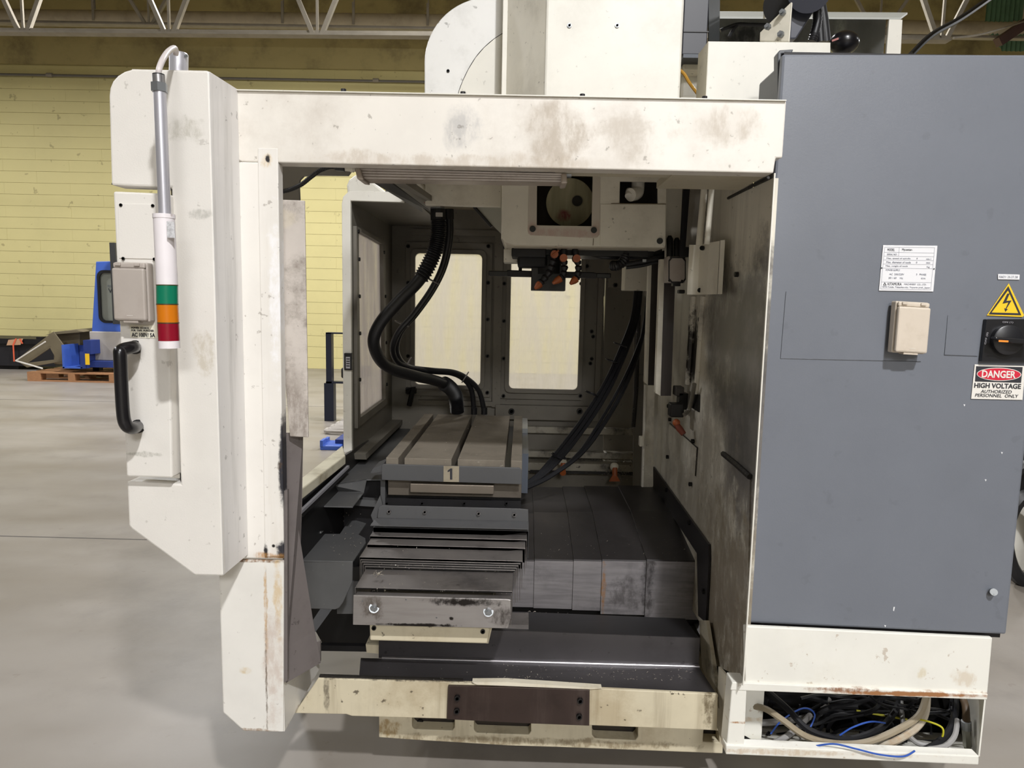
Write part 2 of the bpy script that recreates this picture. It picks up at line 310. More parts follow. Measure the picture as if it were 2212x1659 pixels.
# painted blocks laid in courses; those the photograph shows are single pieces
ch, cw = .2032, 1.2
bm0 = B().box(.0007, cw - .0007, 0, .035, .0022, ch - .0022); me = bpy.data.meshes.new('block'); bmesh.ops.recalc_face_normals(bm0.m, faces=bm0.m.faces); bm0.m.to_mesh(me); bm0.m.free(); me.materials.append(block_m)
rest = B()
for r in range(26):
    for k in range(27):
        x = -16 + k * cw + (cw / 2 if r % 2 else 0)
        if x > 14.9: continue
        vis = (-9.9 < x < -5.6) or (-4.9 < x < 1.6 and r > 2)
        yo = random.uniform(0, .004)
        if vis:
            o = bpy.data.objects.new('block', me); C.objects.link(o); o.parent = wb; o.location = (x, YW - yo, r * ch)
        else: rest.box(x + .0007, x + cw - .0007, YW - yo, YW + .035, r * ch + .0022, r * ch + ch - .0022)
O('block_field', rest, block_m, wb, kind='stuff')
# ================================================================== ROOF STEEL, PIPE, CONDUIT
def joist(name, label, Y0, px_nodes, ychord, h, dirv, x0, x1, cs, mat):
    z = at(700, ychord, Y0).z; t = T(name, label, 'joist', (0, Y0, z))
    yy = lambda x: Y0 + dirv * x
    O('bottom_chord', B().prism([(x0, yy(x0) - cs, z), (x1, yy(x1) - cs, z), (x1, yy(x1) + cs, z), (x0, yy(x0) + cs, z)], (0, 0, cs * .35)), mat, t)
    O('chord_angle', B().prism([(x0, yy(x0) - .012, z + cs * .35), (x1, yy(x1) - .012, z + cs * .35), (x1, yy(x1) + .012, z + cs * .35), (x0, yy(x0) + .012, z + cs * .35)], (0, 0, cs * .7)), mat, t)
    for n, sp in px_nodes:
        for dx, r in ((-sp, .032), (0, .018), (sp, .032)):
            O('web_member', B().tube([(n + (.05 if dx > 0 else -.05 if dx < 0 else 0), yy(n), z + cs * .4), (n + dx, yy(n + dx), z + h)], r, 4), mat, t)
    return t
N1 = [at(px, 62, 8.2).x for px in (35, 358, 683)]; N1 += [at(2035, 85, 8.1).x]
joist('roof_joist', 'pale steel roof joist with zigzag webs, nearest across the top', 8.2, [(n, .78) for n in N1], 76, 1.7, -.020, -10, at(2062, 88, 8.0).x, .06, steelw)
N2 = [at(px, 60, 11.2).x for px in (322, 1725, 1900, 2330)]
joist('roof_joist', 'grey roof joist with thin webs, behind the nearest joist', 11.2, [(n, 1.3) for n in N2], 62, 2.0, 0, -11, 10, .05, steelw)
zp = at(700, 46, 12.3).z
pt = T('overhead_pipe', 'long pale overhead duct pipe hung along the block wall', 'pipe', (0, 12.3, zp))
O('pipe_run', B().tube([(-13, 12.3, zp - .03), (at(2185, 58, 12.3).x, 12.3, zp + .03)], .13, 16), duct_m, pt, smooth=True)
xe = at(2185, 58, 12.3).x
O('pipe_elbow', B().tube(smooth_path([(xe - .05, 12.3, zp + .03), (xe + .14, 12.3, zp + .06), (xe + .2, 12.3, zp + .25), (xe + .2, 12.3, zp + 1)]), .14, 14), duct_m, pt, smooth=True)
for px in (205, 612, 765, 925):
    x = at(px, 30, 12.2).x
    O('pipe_hanger', B().box(x - .02, x + .02, 12.14, 12.155, zp - .1, zp + .25).box(x - .008, x + .008, 12.2, 12.22, zp + .1, 7.6), steelw, pt)
cz = at(100, 160, 12.85).z
ct = T('wall_conduit', 'thin grey conduit run high along the yellow block wall', 'conduit', (0, 12.9, cz))
O('tube', B().tube([(-14, 12.9, cz), (10, 12.9, cz - .02)], .022, 8), M('conduit_grey', (120, 116, 108), .5, .3, var=.05), ct)
for px in (107, 812): O('coupling', B().cyl((at(px, 160, 12.9).x - .05, 12.9, cz), (at(px, 160, 12.9).x + .05, 12.9, cz), .035), steelw, ct)
# corner at the upper right
x0, x1, z0, z1 = rect(2130, -60, 2260, 110, 12.2)
g = B(); n = 26
prof = [Vector((lerp(x0, x1, i / n), 12.2 + (.03 if i % 2 else 0), z0 + (.35 * max(0, 1 - i / 9) if i < 9 else 0))) for i in range(n + 1)]
for a, b in zip(prof, prof[1:]): g.prism([a, b, Vector((b.x, b.y, z1)), Vector((a.x, a.y, z1))], (0, .004, 0))
O('corrugated_sheet', g, greenm, label='green corrugated sheet hung high at the upper right corner', cat='sheet')
O('steel_brace', B().tube([at(2155, 92, 11), at(2260, 20, 11)], .09, 4), M('rust_brown_steel', (74, 52, 48), .6, var=.08), label='dark brown diagonal steel brace beside the green corrugated sheet', cat='brace')
O('overhead_cable', B().tube(smooth_path([at(1968, 118, 7.5), at(2012, 76, 7.6), at(2075, 40, 7.8), at(2150, -12, 8)]), .03, 8), rubber, label='thick black cable sloping across the roof joist end', cat='cable', smooth=True)
O('sagging_wire', B().tube(smooth_path([at(2060, 82, 8), at(2120, 74, 9), at(2185, 55, 10.5), at(2260, 30, 11.5)]), .012, 6), steelw, label='thin pale wire sagging from the joist end', cat='wire')
# ================================================================== BACKGROUND THINGS ON THE FLOOR
YP = 10.2
def zpx(px, py, Y): return at(px, py, Y).z
pal = T('wooden_pallet', 'wooden pallet on the floor under the discarded sheet metal', 'pallet', (at(140, 812, YP).x, YP, 0))
xa, xb, _, _ = rect(58, 790, 252, 812, YP)
for k in range(5): O('deck_board', B().box(xa, xb, YP + k * .2, YP + k * .2 + .13, .118, .138), wood, pal)
for k in range(3):
    xm = lerp(xa, xb - .12, k / 2)
    for q in range(3): O('block', B().box(xm, xm + (.2 if k != 1 else .1), YP + q * .4, YP + q * .4 + .12, .02, .118), wood, pal)
for q in range(3): O('bottom_board', B().box(xa, xb, YP + q * .4, YP + q * .4 + .1, 0, .02), wood, pal)
zt = .14
O('bent_sheet', B().pslab([(34, 778), (115, 716), (142, 752), (138, 780), (58, 794)], YP + .1, .02, [[(60, 784), (108, 752), (118, 770), (116, 777)]]), olive, label='bent white edged sheet panel leaning on the pallet, leftmost piece', cat='sheet metal', bev=.003)
O('white_edge', B().tube([at(34, 779, YP), at(98, 738, YP)], .012, 4).tube([at(34, 779, YP), at(92, 796, YP)], .012, 4), signw, bpy.data.objects['bent_sheet'])
O('sheet_cover', B().pslab([(115, 717), (172, 714), (172, 792), (116, 786)], YP + .35, .35), olive, label='upright olive sheet metal box cover on the pallet', cat='sheet metal', bev=.01)
O('folded_lip', B().prism([at(98, 724, YP + .2), at(118, 717, YP + .2), at(165, 713, YP + .2), at(180, 717, YP + .2)], (0, .5, .02)), olive, bpy.data.objects['sheet_cover'])
bb = T('blue_steel_box', 'open dark blue steel bracket box on the pallet', 'bracket', at(165, 794, YP))
O('back_plate', B().bpx(135, 745, 184, 795, YP + .35, .02), blued, bb); O('side_plate', B().bpx(134, 745, 138, 796, YP, .36), blue, bb)
O('base_plate', B().bpx(135, 793, 178, 796, YP, .36), blue, bb); O('step_post', B().bpx(173, 760, 184, 796, YP, .3), blued, bb); O('post_top', B().bpx(180, 735, 196, 765, YP + .02, .3), blued, bb)
O('yellow_sticker', B().bpx(184, 764, 193, 788, YP - .002, .004), yellow, bb); O('floor_plate', B().bpx(193, 781, 262, 794, YP + .1, .5), blued, bb)
bin_ = T('black_bin', 'long low black steel bin against the yellow wall', 'bin', at(50, 800, 11.9))
O('body', B().bpx(-120, 740, 118, 790, 11.7, .7), M('black_bin_paint', (30, 29, 33), .5, var=.06), bin_, bev=.01)
O('rim', B().bpx(-120, 731, 118, 742, 11.66, .8), darkm, bin_); O('skid', B().bpx(-120, 788, 40, 800, 11.75, .5), darkm, bin_)
O('scrap', B().bpx(78, 728, 92, 733, 11.7, .3), darkm, bin_)
O('paper_tag', B().pslab([(14, 746), (18, 734), (50, 731), (44, 745)], 11.64, .006), cardb, label='brown paper tag taped on the black bin', cat='tag')
O('tape_strip', B().pslab([(26, 746), (33, 731), (36, 731), (30, 746)], 11.634, .004).pslab([(27, 746), (30, 746), (32, 781), (29, 781)], 11.634, .004), tape, bpy.data.objects['paper_tag'])
O('tape_strip', B().pslab([(41, 732), (44, 731), (50, 742), (47, 743)], 11.634, .004), tape, bpy.data.objects['paper_tag'])
bl = T('blue_machine', 'blue and grey machine cabinet with a rounded window, far left', 'machine', at(230, 800, 10.6))
O('upper_door', B().prism([at(207, 565, 10.5), at(300, 563, 10.5), at(300, 717, 10.5), at(198, 717, 10.5)], (0, .9, 0), [rr_px(214, 588, 290, 696, 12, 10.5)]), blue, bl, bev=.01)
O('window_seal', B().prism(rr_px(211, 584, 292, 698, 14, 10.49), (0, .03, 0), [rr_px(216, 590, 288, 693, 11, 10.49)]), rubber, bl)
O('window_pane', B().prism(rr_px(212, 586, 291, 698, 12, 10.53), (0, .01, 0)), M('grey_window', (150, 154, 146), .2, var=.03), bl)
text('lettering', 'V', .06, at(238, 628, 10.52), navy, bl, size=.07)
text('lettering', '01', .05, at(236, 618, 10.52), M('grey_letter', (96, 104, 120), .5, var=0), bl, size=.03)
O('lower_body', B().bpx(194, 717, 300, 779, 10.45, .9), lgrey, bl, bev=.01); O('dark_door_edge', B().pslab([(236, 524), (248, 524), (258, 700), (244, 700)], 10.3, .1), M('dark_grey_panel', (52, 52, 52), .5, var=.03), bl)
O('leg', B().bpx(200, 779, 214, 806, 10.6, .1), darkm, bl); O('leg', B().bpx(270, 779, 284, 806, 10.6, .1), darkm, bl)
fr = T('steel_stand', 'dark navy steel frame standing beyond the open side door', 'frame', at(725, 828, 7.6))
O('post', B().bpx(704, 719, 716, 828, 7.4, .09), navy, fr); O('top_bar', B().bpx(704, 719, 790, 722, 7.4, .09), navy, fr); O('bottom_bar', B().bpx(704, 825, 790, 829, 7.4, .09), navy, fr)
O('motor_block', B().bpx(736, 795, 790, 818, 7.8, .3), darkm, fr, bev=.02); O('foot', B().box(at(710, 820, 7.4).x - .05, at(710, 820, 7.4).x + .05, 7.4, 7.5, 0, zpx(710, 828, 7.4)), navy, fr)
ps = T('wire_fork', 'pale wire forks lying on the floor beyond the side door', 'fork', at(730, 930, 5))
for k in range(4):
    z = .03; a = atZ(707 + k * 12, 929 - k * 7, z); O('tine', B().tube(smooth_path([a + Vector((.9, .06, 0)), a + Vector((.1, .06, 0)), a, a + Vector((.1, -.06, 0)), a + Vector((.9, -.06, 0))], 4), .022, 6), lgrey, ps)
bf = T('blue_clamp', 'small blue steel clamp bracket on the floor by the sill', 'bracket', atZ(720, 970, .1))
pz = atZ(692, 972, .0); dy = pz.y
O('base', B().bpx(691, 963, 735, 974, dy, .25), blue, bf, bev=.01); O('lug', B().bpx(691, 952, 697, 966, dy, .12), blue, bf); O('lug', B().bpx(700, 948, 706, 966, dy + .15, .1), blue, bf); O('block', B().bpx(724, 950, 760, 966, dy + .1, .3), blued, bf)
hr = T('cable_coil', 'black cable loops on a white machine behind the grey cabinet', 'cable', at(2225, 1290, 3.4))
O('loop', B().tube([at(2226 + 52 * math.cos(a), 1165 + 95 * math.sin(a), 3.3) for a in (2 * math.pi * i / 28 for i in range(28))] + [at(2278, 1165, 3.3)], .032, 8), rubber, hr, smooth=True)
O('loop', B().tube([at(2230 + 62 * math.cos(a), 1140 + 140 * math.sin(a), 3.38) for a in (2 * math.pi * i / 28 for i in range(28))] + [at(2292, 1140, 3.38)], .022, 8), rubber, hr, smooth=True)
O('machine_panel', B().bpx(2180, 1090, 2330, 1300, 3.5, .3), white, hr, bev=.02); O('upper_panel', B().bpx(2192, 980, 2330, 1090, 3.48, .3), darkm, hr, bev=.02); O('stand', B().box(at(2195, 1300, 3.5).x, at(2330, 1300, 3.5).x, 3.55, 3.75, 0, at(2250, 1298, 3.5).z), darkm, hr)
# ================================================================== MACHINE: ENCLOSURE
Y0 = 1.60
en = T('machine_enclosure', 'white sheet metal enclosure of the machining centre with open front', 'machine enclosure', (0, Y0, 0))
O('top_beam', B().pslab([(500, 195), (1699, 218.5), (1690.5, 341), (1676, 341), (1671, 374), (602, 351), (500, 349)], Y0, .05), beam_m, en, bev=.003)
O('beam_lid', B().pslab([(500, 192.5), (1699, 215.5), (1699, 217.5), (500, 194.5)], Y0 - .006, .12), white, en)
for px, py in ((1000, 202.5), (1258, 207.5), (742, 196.5), (1522, 212.5)):
    p = at(px, py, Y0 + .05); O('lid_screw', B().cyl(p + Vector((0, 0, -.004)), p + Vector((0, 0, .004)), .006, n=10), darkm, en)
O('left_post', B().pslab([(488, 349.2), (601, 351.2), (613.5, 1207), (510, 1205)], Y0, .03), post_m, en, bev=.002)
O('post_strip', B().pslab([(556, 319), (600, 320), (613, 1203), (572, 1203)], Y0 - .004, .004), post_m, en, bev=.002)
zl = lambda px, py, Y: at(px, py, Y)
O('lower_leg', B().pslab([(471, 1208), (613.5, 1211), (612.5, 1582), (526, 1580), (481, 1540)], Y0 + .002, .012), leg_m, en, bev=.004)
XG = at(612.5, 1500, Y0).x
O('leg_side', B().prism([(XG, Y0 + .004, at(613, 1460, Y0).z), (XG, Y0 + .004, at(613, 1582, Y0).z), (XG, 1.9, at(613, 1582, Y0).z), (XG, 1.9, at(613, 1582, Y0).z + .045)], (-.006, 0, 0)), leg_m, en)
O('leg_strip', B().pslab([(575, 1212), (613, 1213), (612, 1580), (577, 1579)], Y0 - .001, .004), leg_m, en)
sg = M('dirty_white_sheet', (196, 188, 180), .5, var=.05, grime=((96, 84, 72), .85, 9), specks=((60, 50, 44), .6, 50), spots=[spot(630, 880, 1.66, 30, 90, (110, 98, 88), .7, .9, 9), spot(618, 470, 1.66, 30, 20, (200, 190, 170), .5, .8, 12)])
O('splash_guard', B().pslab([(604, 431), (658, 433), (666, 945), (626, 943), (610, 760)], 1.66, .006), sg, en, bev=.002)
plt = M('bare_steel_plate', (116, 109, 107), .45, .2, var=.06, grime=((76, 70, 66), .6, 8), specks=((50, 44, 40), .5, 45))
q = [at(614, 935, 1.668), at(655, 935, 1.70), at(653, 1066, 1.70), at(649, 1193, 1.70), at(693, 1432, 1.70), at(613, 1478, 1.612)]
O('inner_plate', B().prism(q, (-.004, .004, 0)), plt, en)
O('plate_lip', B().pslab([(614, 1060), (621, 1058), (621, 1470), (614, 1475)], 1.602, .01), plt, en)
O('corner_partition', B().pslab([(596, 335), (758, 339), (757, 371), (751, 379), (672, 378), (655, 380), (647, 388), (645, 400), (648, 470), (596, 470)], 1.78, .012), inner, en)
# roof over the work space
zb = at(1300, 366, Y0).z
O('roof_panel', B().box(at(1452, 374, 1.65).x, at(1640, 900, Y0).x - .004, Y0 + .03, 1.84, at(1600, 374, Y0).z + .002, at(1600, 374, Y0).z + .02), ceil_in, en)
O('roof_strip', B().box(at(1200, 374, 1.65).x, at(1452, 374, 1.65).x, Y0 + .03, 1.70, zb + .002, zb + .02), ceil_in, en)
O('roof_flange', B().prism([at(1500, 373, 1.63), at(1508, 373, 1.63), at(1462, 404, 1.835), at(1452, 404, 1.835)], (0, 0, .02)), cream, en)
O('roof_or_light_plug', B().box(-.385, XR - .03, Y0 + .05, 3.32, zb + .12, zb + .13), ceil_in, en)
O('roof_or_light_plug', B().box(XR - .03, XR + .14, 1.93, 3.32, zb + .12, zb + .13), ceil_in, en)  # added plug past the wall top, out of view, stops stray lamp light
O('roof_rail', B().prism([at(835, 388, 1.80), at(868, 392, 1.80), at(960, 452, 2.95), at(938, 462, 2.95)], (0, 0, .018)), inner, en)
O('rail_web', B().prism([at(790, 385, 1.78), at(835, 388, 1.78), at(938, 462, 2.95), at(925, 466, 2.95)], (0, 0, .012)), darkm, en)
# right side wall
def yzX(px, py): p = atX(px, py, XR); return p
XF, YFc = at(1640, 900, Y0).x, 1.66
zft, zfb = at(1672, 374, Y0).z, at(1603, 1481, Y0).z
O('right_wall', B().prism([(XR, YFc, zft), (XR, YFc, zfb - .015), yzX(1539, 1433), yzX(1512, 1345), (XR, 3.3, .30), (XR, 3.3, zb + .12), (XR, 1.84, zb + .12), (XR, 1.84, zb)], (.012, 0, 0)), rwall, en)
O('wall_front_facet', B().prism([(XF, Y0, zft), (XF, Y0, zfb), (XR, YFc, zfb - .015), (XR, YFc, zft)], (.002, 0, 0)), rwall, en)
O('wall_edge', B().box(XF, XF + .0028, Y0 - .001, Y0 + .004, zfb, zft), white, en)
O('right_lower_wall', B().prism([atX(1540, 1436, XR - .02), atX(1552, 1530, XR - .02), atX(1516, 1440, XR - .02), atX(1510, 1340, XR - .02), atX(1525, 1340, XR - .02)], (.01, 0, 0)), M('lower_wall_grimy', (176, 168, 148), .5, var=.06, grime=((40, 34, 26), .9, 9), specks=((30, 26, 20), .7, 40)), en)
O('caulk_seam', B().tube([atX(1659.9, 383.5, XR - .002), atX(1620, 404, XR - .002), atX(1573, 428, XR - .002)], .004, 6), grimeblack, en)
O('wall_plate', B().prism([atX(1445, 916, XR - .006), atX(1504, 968, XR - .006), atX(1500, 1028, XR - .006), atX(1442, 966, XR - .006)], (.005, 0, 0)), rwall, en, bev=.001)
O('plate_gap', B().tube([atX(1447, 914, XR - .005), atX(1506, 967, XR - .005), atX(1502, 1028, XR - .005)], .0016, 5), grimeblack, en)
O('cover_plate', B().prism([atX(1556, 984, XR - .004), atX(1620, 1032, XR - .004), atX(1614, 1330, XR - .004), atX(1550, 1290, XR - .004)], (.004, 0, 0)), rwall, en)
O('plate_caulk', B().tube([atX(1562, 980, XR - .006), atX(1590, 1003, XR - .006), atX(1620, 1030, XR - .006)], .0075, 6), grimeblack, en)
O('vertical_bead', B().tube([atX(1500, 640, XR - .005), atX(1487, 830, XR - .005)], .012, 8).tube([atX(1520, 640, XR - .003), atX(1505, 850, XR - .003)], .010, 8), rwall, en, smooth=True)
O('pad', B().prism([atX(1491, 852, XR - .006), atX(1509, 852, XR - .006), atX(1508, 890, XR - .006), atX(1490, 878, XR - .006)], (.005, 0, 0)), oily, en)
for px, py in ((1515, 690), (1594, 593), (1533, 463), (1446, 877), (1499, 953), (1444, 987), (1494, 1046), (1449, 906)):
    O('wall_bolt', bolt(B(), atX(px, py, XR - .001), .007, .009, (-1, 0, 0)), oily, en)
O('conduit_pipe', B().tube([at(1522, 400, 2.06), at(1510, 530, 2.06)], .0095, 10), cream, en, smooth=True); O('conduit_pipe', B().tube([at(1538, 400, 2.0), at(1527, 528, 2.0)], .008, 10), cream, en, smooth=True)
O('rear_filler', B().pslab([(1492, 398), (1516, 399), (1506, 535), (1482, 533)], 2.16, .006), inner, en)
# rear wall and its two windows
YR = 3.30
holes = [rr_px(895, 547, 1040.5, 833, 10, YR), rr_px(1101, 547, 1253, 842, 10, YR)]
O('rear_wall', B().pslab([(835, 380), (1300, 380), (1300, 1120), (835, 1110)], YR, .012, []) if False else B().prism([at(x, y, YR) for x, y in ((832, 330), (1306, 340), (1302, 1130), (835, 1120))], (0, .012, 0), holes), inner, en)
O('rear_corner_panel', B().pslab([(1306, 560), (1402, 562), (1396, 1100), (1302, 1090)], YR + .06, .012), inner, en)
O('rear_upper_panel', B().pslab([(1300, 330), (1420, 330), (1418, 640), (1302, 640)], YR + .055, .01), inner, en)
for nm, (a, b, c, d), (e, f, g_, h) in (('window_frame', (876, 524, 1061, 856), (896, 548, 1039.5, 832)), ('window_frame', (1084, 524, 1262, 863), (1102, 548, 1252, 841))):
    fo = O(nm, B().prism(rr_px(a, b, c, d, 3, YR - .012), (0, .012, 0), [rr_px(e, f, g_, h, 10, YR - .012)]), inner, en, bev=.002)
    O('frame_bead', B().prism(rr_px(e - 9, f - 9, g_ + 9, h + 9, 12, YR - .028), (0, .016, 0), [rr_px(e, f, g_, h, 10, YR - .028)]), inner, fo, bev=.003)
    O('pane', B().prism(rr_px(e - 4, f - 4, g_ + 4, h + 4, 11, YR + .003), (0, .004, 0)), haze, fo)
    for t in range(5):
        for xx in (a + 6, c - 6):
            O('screw', bolt(B(), at(xx - t * (.6 if xx > 1000 else .1), lerp(b + 8, d - 8, t / 4), YR - .012), .009, .007), oily, fo)
O('trim_bar', B().bpx(890, 496, 1078, 509, YR - .014, .016), inner, en); O('trim_bar', B().bpx(903, 866, 1064, 876, YR - .022, .022), inner, en)
O('center_post', B().bpx(1066, 500, 1084, 880, YR - .02, .02), inner, en)
O('rear_ledge', B().bpx(1070, 877, 1294, 908, YR - .03, .03), inner, en, bev=.002)
O('side_flange', B().bpx(1288, 600, 1300, 880, YR - .02, .02), inner, en, bev=.002); O('side_flange', B().bpx(1304, 600, 1310, 900, YR - .004, .05), inner, en)
ledge = M('chipped_ledge_paint', (160, 154, 140), .5, var=.05, grime=((30, 27, 24), .95, 12), specks=((30, 28, 26), .8, 30))
for y0, y1, dd in ((924, 938, .03), (977, 990, .05), (1002, 1020, .09)): O('chipped_ledge', B().bpx(1140, y0, 1370, y1, YR - dd, dd), ledge, en, bev=.002)
O('lower_rear_wall', B().bpx(1120, 1020, 1400, 1090, YR - .06, .06), inner, en)
O('sludge_line', B().bpx(1145, 1018, 1370, 1024, YR - .095, .04), grimeblack, en)
for px in (1105, 1252): O('ledge_bolt', bolt(B(), at(px, 888, YR - .03), .014, .012), oily, en)
for px, py in ((1278, 716), (1281, 727), (1278, 775), (1275, 785), (1268, 575)): O('ledge_bolt', bolt(B(), at(px, py, YR), .009, .006), oily, en)
lk = O('clip', B().bpx(876, 838, 898, 850, YR - .04, .04), darkm, en); O('clip_lever', B().tube([at(880, 846, YR - .05), at(893, 836, YR - .06), at(884, 876, YR - .05)], .012, 8), oily, lk)
# left side wall with window, and side opening
XL = atX(757, 700, -.1) and at(757, 700, 2.5).x
yl = lambda px, py: atX(px, py, XL)
pw = [yl(768, 498), yl(822, 528), yl(827, 862), yl(772, 902)]
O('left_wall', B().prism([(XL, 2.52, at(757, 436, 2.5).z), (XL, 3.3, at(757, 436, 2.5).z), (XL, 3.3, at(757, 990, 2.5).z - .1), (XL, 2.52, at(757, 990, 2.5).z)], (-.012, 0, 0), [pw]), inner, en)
lf = O('window_frame', B().prism([yl(763, 488), yl(826, 520), yl(831, 872), yl(766, 925)], (.012, 0, 0), [pw]), inner, en)
O('pane', B().prism([p + Vector((-.004, 0, 0)) for p in pw], (-.004, 0, 0)), haze2, lf)
for px, py in ((766, 500), (768, 560), (769, 640), (770, 720), (770, 820), (823, 545), (826, 640), (828, 740), (829, 830)): O('screw', bolt(B(), yl(px, py) + Vector((.012, 0, 0)), .007, .005, (1, 0, 0)), oily, lf)
O('left_roof', B().box(XL - .01, -.375, 2.52, 3.3, at(757, 434, 2.5).z, at(757, 434, 2.5).z + .012), inner, en)
O('inner_shelf', B().prism([yl(760, 980), yl(856, 898), yl(858, 905), yl(762, 992)], (.05, 0, 0)), inner, en)
sd = T('side_door_frame', 'white rounded sheet metal frame edge of the open side door', 'door frame', at(750, 975, 2.5))
O('frame_sheet', B().pslab([(742, 978), (738, 440), (741, 425), (752, 414), (766, 412), (872, 415), (872, 437), (757, 433.5), (760, 975)], 2.5, .02), white, sd, bev=.002)
lt = O('latch', B().bpx(743, 763, 760, 800, 2.485, .02), black, sd, bev=.002)
O('latch_slot', B().bpx(747, 771, 756, 796, 2.482, .004), alum, lt)
for k in range(4): O('slot_bar', B().bpx(748, 774.5 + k * 5, 755, 776.5 + k * 5, 2.480, .004), black, lt)
O('rear_cover', B().pslab([(752, 440), (748, 400), (753, 388), (766, 378), (785, 375), (840, 420), (840, 440)], 2.7, .25), white, label='white rounded guard visible behind the side door frame', cat='guard', bev=.01)
zs = 1.3 - .52
O('door_sill', B().prism([atZ(640, 1041, zs), atZ(740, 962, zs), atZ(746, 984, zs), atZ(652, 1056, zs)], (0, 0, -.03)), M('chipped_sill_paint', (208, 202, 180), .5, var=.06, grime=((120, 104, 70), .6, 7)), label='pale chipped sill along the open side door', cat='sill', bev=.003)
O('gutter_wall', B().prism([atX(640, 1066, -.6), atX(746, 984, -.6), atX(800, 950, -.6), atX(800, 1030, -.6), atX(700, 1230, -.6), atX(630, 1240, -.6)], (-.01, 0, 0)), oily, en)
rl = T('side_rail', 'bright worn steel rail along the dark gutter at the left', 'rail', atX(700, 1060, -.585))
O('rail_bar', B().tube([atX(648, 1107, -.585), atX(752, 1008, -.585)], .006, 4), alum, rl); O('rail_edge', B().tube([atX(650, 1112, -.59), atX(752, 1013, -.59)], .008, 4), darkm, rl); O('end_clip', B().bpx(652, 1107, 661, 1119, 1.95, .02), zinc, rl)
# lower left framework under the covers
O('left_apron', B().pslab([(622, 1225), (830, 1225), (830, 1396), (700, 1396), (680, 1360), (652, 1400), (622, 1420)], 2.32, .01), oily, en)
O('apron_bar', B().pslab([(690, 1394), (806, 1396), (806, 1408), (690, 1406)], 2.2, .02), darkm, en)
O('diagonal_brace', B().prism([at(636, 1400, 1.95), at(656, 1400, 1.95), at(716, 1318, 2.15), at(690, 1318, 2.15)], (0, .01, 0)), darkm, en)
O('corner_gusset', B().pslab([(640, 1395), (692, 1385), (692, 1430), (640, 1462)], 1.86, .008), plt, en)
# ================================================================== CONTROL HOUSING at the left
YH = 1.48
ch_ = T('control_housing', 'white rounded control box hung on the left of the enclosure', 'control box', at(360, 1240, YH))
outl = [(240, 400), (235, 207), (237, 190), (243, 175), (254, 163), (268, 154), (285, 149), (447, 152.5), (452, 155), (483, 1243), (478, 1244.5), (420, 1243), (284, 1143), (278, 1136), (274, 1040), (390, 1045.5), (370, 405)]
O('shell', B().pslab(outl, YH, .05), housing_m, ch_, bev=.004)
O('cutout_top', B().prism([at(241, 399, YH + .002), at(369, 404, YH + .002), at(369, 408, YH + .1), at(285, 407, YH + .1)], (0, 0, .004)), darkm, ch_)
O('cutout_side', B().prism([at(370, 405, YH + .02), at(390, 1045, YH + .02), at(389, 1045, YH + .14), at(369, 405, YH + .14)], (.006, 0, 0)), darkm, ch_)
O('cutout_floor', B().prism([at(276, 1040, YH + .02), at(390, 1044, YH + .02), at(390, 1040, YH + .12), at(290, 1036, YH + .12)], (0, 0, -.004)), housing_m, ch_)
O('chamfer_side', B().prism([at(452, 154, YH), at(513.5, 193, Y0), at(536, 1198, Y0), at(482.5, 1243, YH)], (-.004, .003, 0)), M('chamfer_paint', (228, 225, 222), .42, var=.03, streak=((150, 146, 140), .6), specks=((60, 50, 44), .4, 40)), ch_, bev=.001)
O('top_sheet', B().prism([at(285, 149.5, YH + .01), at(447, 153, YH + .01), at(513, 193, Y0)], (0, 0, -.004)), housing_m, ch_)
YB = 1.455
O('inner_box', B().pslab([(244, 413), (361, 418), (372, 1033), (273, 1030)], YB, .085), housing_m, ch_, bev=.004)
cp = O('cover_plate', B().pslab([(254, 439), (336, 441), (340, 560), (257, 558)], YB - .002, .003), housing_m, ch_, bev=.001)
for px, py in ((261.5, 443), (330.5, 444.5), (266.5, 558.5), (334, 560)): O('screw', bolt(B(), at(px, py, YB - .002), .0033, .002), oily, cp)
hb = T('pull_handle', 'black D shaped pull handle on the control box', 'handle', at(275, 930, 1.40))
pa = [at(291, 750, YB), at(285, 750, YB - .04), at(262, 757, YB - .062), at(260, 775, YB - .068), at(265, 880, YB - .068), at(271, 915, YB - .066), at(285, 925, YB - .045), at(297, 921, YB)]
O('grip', B().tube(smooth_path(pa, 8), .0125, 16), blackg, hb, smooth=True)
O('collar', B().cyl(at(292, 750, YB - .004), at(292, 750, YB), .0145), blackg, hb); O('collar', B().cyl(at(298, 921, YB - .004), at(298, 921, YB), .0145), blackg, hb)
